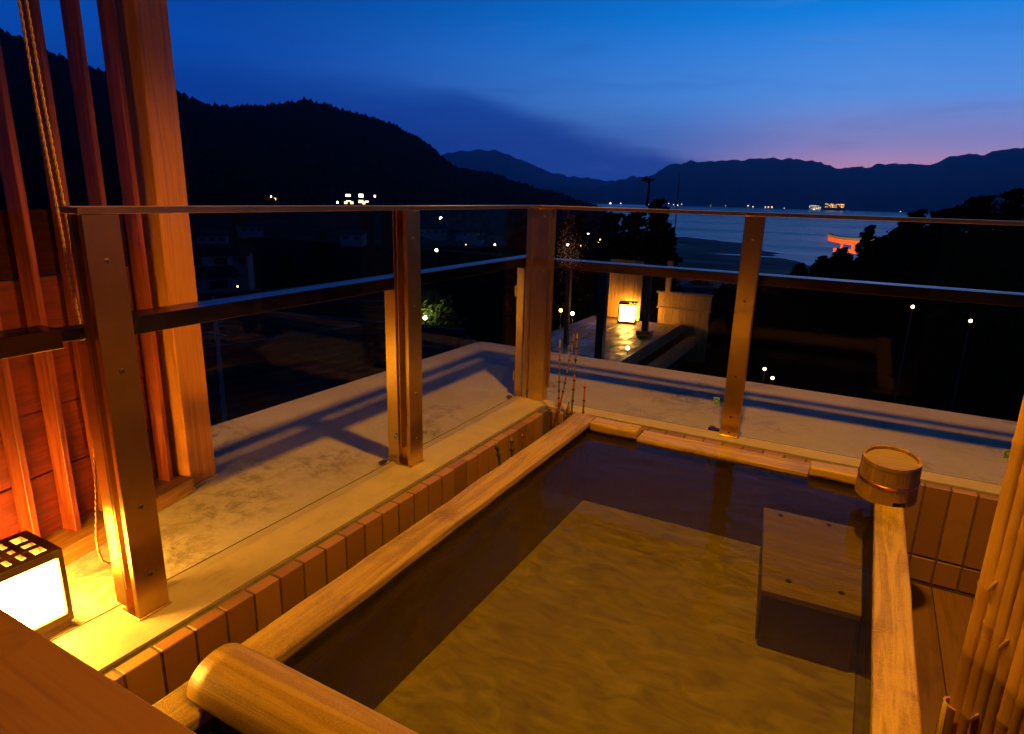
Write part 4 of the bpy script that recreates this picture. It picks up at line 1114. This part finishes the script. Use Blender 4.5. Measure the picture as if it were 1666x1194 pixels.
# the tree with a bare broken top and a tuft
t_ = tree(17.5, 28, -.05, .95, 'dark tree with a bare top ending in a small tuft, highest above the rail', 'pine', 1.3)
H0 = CAM.z+math.tan(R(-.05))*28-t_.location.z; Ht = CAM.z+math.tan(R(1.5))*28-t_.location.z
bm = bmesh.new(); tube(bm, [(0, 0, H0-.3), (.05, 0, (H0+Ht)/2), (.02, 0, Ht)], [.06, .045, .03], 6); tube(bm, [(.02, 0, Ht-.1), (.22, 0, Ht+.02)], .02, 5); tube(bm, [(.02, 0, Ht-.15), (-.18, 0, Ht+.05)], .02, 5); finish(bm, 'bare_top', M_bark, t_)
bm = bmesh.new(); leaves(bm, Vector((-.12, 0, Ht+.04)), .17, .07, 60, .07); leaves(bm, Vector((.18, 0, Ht+.0)), .10, .04, 20, .06); finish(bm, 'tuft', M_leaf, t_)
# broad leafy tree lit by the garden lamp
tree(35.4, 30.5, -10.2, 1.5, 'leafy tree lit green by the bright garden lamp', 'broad', 1.5, M_bush, None, 4.5)
tree(36.3, 33, -9.0, 1.5, 'dim leafy tree behind the bright garden lamp', 'broad', 1.3, M_bush, None, 5)

# ================================================================== TORII GATE IN THE SEA
TD = 321.0; tp = at(1.24, 0, TD)
tg = thing('torii_gate', (tp.x, tp.y, SEA-.3), 'floodlit vermilion torii gate standing in the shallow sea', 'torii gate', None, R(1.24)+R(-30))
def tpart(name, fn, mt=M_vermilion):
    bm = bmesh.new(); fn(bm); return finish(bm, name, mt, tg)
for sx in (-1, 1):
    tpart('main_pillar', lambda bm: tube(bm, [(sx*5.7, 0, 0), (sx*5.5, 0, 6), (sx*5.3, 0, 14.2)], [.95, .75, .62], 14))
    for sy in (-1, 1):
        tpart('side_pillar', lambda bm: tube(bm, [(sx*6.1, sy*5.2, 0), (sx*5.9, sy*4.9, 7.4)], [.42, .36], 10))
        tpart('side_cap', lambda bm: abox(bm, (sx*5.9-.7, sy*4.9-.7, 7.42), (sx*5.9+.7, sy*4.9+.7, 7.75)), M_thatch)
    tpart('side_tie', lambda bm: abox(bm, (sx*5.9-.15, -5.6, 5.6), (sx*5.9+.15, 5.6, 6.2)))
    tpart('side_tie', lambda bm: abox(bm, (sx*5.95-.15, -5.6, 3.0), (sx*5.95+.15, 5.6, 3.5)))
tpart('lower_beam', lambda bm: abox(bm, (-8.9, -.45, 10.3), (8.9, .45, 12.0)))
tpart('plaque_strut', lambda bm: abox(bm, (-.7, -.4, 12.01), (.7, .4, 14.1)))
def curved(bm, hw, y, z0, z1, up):
    n = 24; rows = []
    for i in range(n+1):
        x = -hw+2*hw*i/n; k = up*abs(x/hw)**2.6
        rows.append([bm.verts.new(v) for v in ((x, -y, z0+k), (x, y, z0+k), (x*1.02, y*1.1, z1+k), (x*1.02, -y*1.1, z1+k))])
    for a, b in zip(rows, rows[1:]):
        for k in range(4): bm.faces.new((a[k], a[(k+1) % 4], b[(k+1) % 4], b[k]))
    bm.faces.new(rows[0][::-1]); bm.faces.new(rows[-1])
tpart('upper_beam', lambda bm: curved(bm, 11.8, .7, 13.9, 15.8, 1.2))
tpart('beam_roof', lambda bm: curved(bm, 12.4, 1.1, 15.82, 16.9, 1.4), M_thatch)
sp_ = bpy.data.lights.new('floodlight', 'SPOT'); sp_.energy = 150000; sp_.color = (1, .62, .25); sp_.spot_size = R(50); sp_.shadow_soft_size = .5
so = bpy.data.objects.new('floodlight', sp_); col.objects.link(so)
fp = at(3.2, 0, 288); so.location = (fp.x, fp.y, SEA+1.2)
so.rotation_euler = (Vector((tp.x, tp.y, SEA+10))-so.location).to_track_quat('-Z', 'Y').to_euler()

# ================================================================== LIGHTS ON THE FAR SHORE
SH = [(20.56, -.50, 2, 'w'), (20.19, -.64, 1, 'w'), (19.68, -.47, 1, 'w'), (18.93, -.66, 1.2, 'o'), (17.11, -.42, .9, 'w'), (16.36, -.25, .8, 'w'), (17.3, -.55, 1.5, 'w'), (15.55, -.72, 2.6, 'o'),
      (15.69, -.39, .9, 'w'), (15.28, -.46, .9, 'w'), (14.95, -.50, 1.1, 'w'), (14.63, -.41, .7, 'w'), (9.36, -.39, 1.0, 'w'), (8.97, -.46, .9, 'w'), (8.03, -.45, .9, 'w'), (7.8, -.45, .9, 'o'), (7.53, -.44, 1.1, 'o'),
      (16.9, -.33, .7, 'w'), (17.05, -.50, .7, 'w'), (5.1, -.62, 1.1, 'w'), (.06, -.80, 1.2, 'o'), (12.3, -.47, .5, 'w'), (11.1, -.44, .5, 'w'), (6.6, -.50, .6, 'w'), (2.0, -.56, .5, 'o'), (-1.5, -.5, .6, 'w')]
M_shorew = emit('shore_white', (1, .88, .80), 3.2); M_shoreo = emit('shore_orange', (1, .48, .10), 7.0)
ORD = ['leftmost', 'second', 'third', 'fourth', 'fifth', 'sixth', 'seventh', 'eighth', 'ninth', 'tenth', 'eleventh', 'twelfth', 'thirteenth', 'fourteenth', 'fifteenth', 'sixteenth']
cnt = {}
for i, (a, e, s, c_) in enumerate(sorted(SH, key=lambda q: -q[0])):
    p = at(a, e, 3240); side_ = 'left of the right post' if a > 9.5 else 'right of the right post'
    kk_ = (c_, side_); cnt[kk_] = cnt.get(kk_, 0)+1; od_ = ORD[cnt[kk_]-1]
    g = thing('shore_lamp', (p.x, p.y, SEA+.5), od_+(' ' if cnt[kk_] == 1 else ' from left of the ')+('orange' if c_ == 'o' else 'white')+(' lamp' if cnt[kk_] == 1 else ' lamps')+' on the shore '+side_, 'lamp', ('orange' if c_ == 'o' else 'white')+' shore lamps '+side_)
    h = p.z-SEA-.5; bm = bmesh.new(); bmesh.ops.create_icosphere(bm, subdivisions=2, radius=2.3*s, matrix=Matrix.Translation((0, 0, h))); finish(bm, 'globe', M_shoreo if c_ == 'o' else M_shorew, g, smooth=True)
    bm = bmesh.new(); tube(bm, [(0, 0, -3), (0, 0, max(.5, h))], .5, 5); finish(bm, 'pole', M_darkmetal, g)
M_lobby = emit('hotel_lights', (1, .55, .16), 3.4)
M_lobbyw = emit('hotel_white_lights', (1, .86, .7), 2.2)
for (a, w_, h_, label, mt, base) in ((4.35, 52, 20, 'pale lit waterfront building, left one of the bright pair on the far shore', M_lobbyw, 0), (3.0, 78, 22, 'golden lit waterfront building, right one of the bright pair on the far shore', M_lobby, 9)):
    p = at(a, 0, 3230); b_ = thing('waterfront_building', (p.x, p.y, SEA), label, 'building', None, R(a))
    bm = bmesh.new(); abox(bm, (-w_/2, 0, -2), (w_/2, 18, base+h_)); finish(bm, 'wall', M_plaster2, b_)
    bm = bmesh.new(); abox(bm, (-w_/2-1, -1, base+h_+.05), (w_/2+1, 19, base+h_+1.5)); finish(bm, 'roof', M_rooftile, b_)
    nx_ = int(w_/7)
    for i in range(nx_):
        for j in range(3):
            if random.random() < .25: continue
            x0 = -w_/2+2+i*7; z0 = base+3+j*6
            box('window', (x0, -.4, z0), (x0+random.uniform(2.5, 5), -.05, z0+random.uniform(1.8, 3.4)), mt, b_, 0)
p = at(4.42, -.68, 3200); g = thing('harbour_light', (p.x, p.y, SEA), 'brightest white harbour light in front of the lit waterfront buildings', 'lamp')
bm = bmesh.new(); bmesh.ops.create_icosphere(bm, subdivisions=2, radius=6.5, matrix=Matrix.Translation((0, 0, p.z-SEA+1))); finish(bm, 'globe', emit('harbour_white', (1, .85, .6), 30), g, smooth=True)
bm = bmesh.new(); tube(bm, [(0, 0, -3), (0, 0, 3)], 1.0, 6); finish(bm, 'pole', M_darkmetal, g)

# pale boats / roofs near the shore path
for (a, e, dd, L, lab) in ((12.25, -6.55, 62, 2.4, 'pale covered boat pulled up under the mid rail, upper one'), (12.7, -7.75, 50, 2.4, 'pale covered boat pulled up below the other one')):
    p = at(a, e, dd); b_ = thing('boat', (p.x, p.y, p.z), lab, 'boat', None, R(a+20))
    bm = bmesh.new(); n = 10; rows = []
    for i in range(n+1):
        f = i/n; x = (f-.5)*L; w_ = .5*math.sin(math.pi*min(1, f*.9+.1))**.6
        rows.append([bm.verts.new(v) for v in ((x, -w_, .45), (x, -w_*.6, 0), (x, w_*.6, 0), (x, w_, .45), (x, 0, .62))])
    for a_, b2 in zip(rows, rows[1:]):
        for k in range(5): bm.faces.new((a_[k], a_[(k+1) % 5], b2[(k+1) % 5], b2[k]))
    bm.faces.new(rows[0][::-1]); bm.faces.new(rows[-1]); finish(bm, 'hull', M_plaster, b_)
    bm = bmesh.new(); tube(bm, [(0, 0, .60), (0, 0, 1.2)], .03, 5); tube(bm, [(0, 0, 0), (0, 0, ground(a, dd)-p.z)], .2, 5); finish(bm, 'stand', M_darkmetal, b_)

# ================================================================== WATER DROPS ON THE CORNER GLASS
m, t, o = mat('water_drops'); b = t.node('ShaderNodeBsdfTranslucent'); b.inputs[0].default_value = (.9, .9, .9, 1); g = t.node('ShaderNodeBsdfGlossy'); g.inputs['Roughness'].default_value = .2
dfu = t.node('ShaderNodeBsdfDiffuse'); dfu.inputs[0].default_value = (.9, .88, .85, 1)
x1_ = t.node('ShaderNodeMixShader'); t.l.new(b.outputs[0], x1_.inputs[1]); t.l.new(dfu.outputs[0], x1_.inputs[2])
x2_ = t.node('ShaderNodeMixShader'); x2_.inputs[0].default_value = .3; t.l.new(x1_.outputs[0], x2_.inputs[1]); t.l.new(g.outputs[0], x2_.inputs[2]); t.l.new(x2_.outputs[0], o.inputs[0]); M_drop = m
random.seed(5); V = []; F = []
for i in range(900):
    px = .085+random.gauss(0, .045); pz = .862+random.gauss(0, .042)*(1 if random.random() < .6 else 1.9)
    if not (.022 < px < .95): continue
    r = random.choice([.0006, .0008, .0010, .0014]); b0 = len(V)
    for v in tv: V.append((px+v.x*r, .0600+v.y*r*.5+.0002, pz+v.z*r))
    for f in tf: F.append([k+b0 for k in f])
me = bpy.data.meshes.new('water_drops'); me.from_pydata(V, [], F)
od = link('water_drops', me, M_drop); tag(od, 'fine water drops on the glass right of the corner post', 'water drops', kind='stuff')

# ================================================================== AIR
HZ = bpy.data.materials.new('haze'); HZ.use_nodes = True; hn = NT(HZ.node_tree); hn.n.clear(); ho = hn.node('ShaderNodeOutputMaterial')
pv = hn.node('ShaderNodeVolumePrincipled'); pv.inputs['Color'].default_value = (.38, .62, 1.0, 1); pv.inputs['Density'].default_value = .00010; pv.inputs['Anisotropy'].default_value = .68
hn.l.new(pv.outputs[0], ho.inputs['Volume'])
bm = bmesh.new(); abox(bm, (-6950, -6950, SEA-8), (6950, 6950, 620)); tag(finish(bm, 'haze', HZ), kind='stuff')
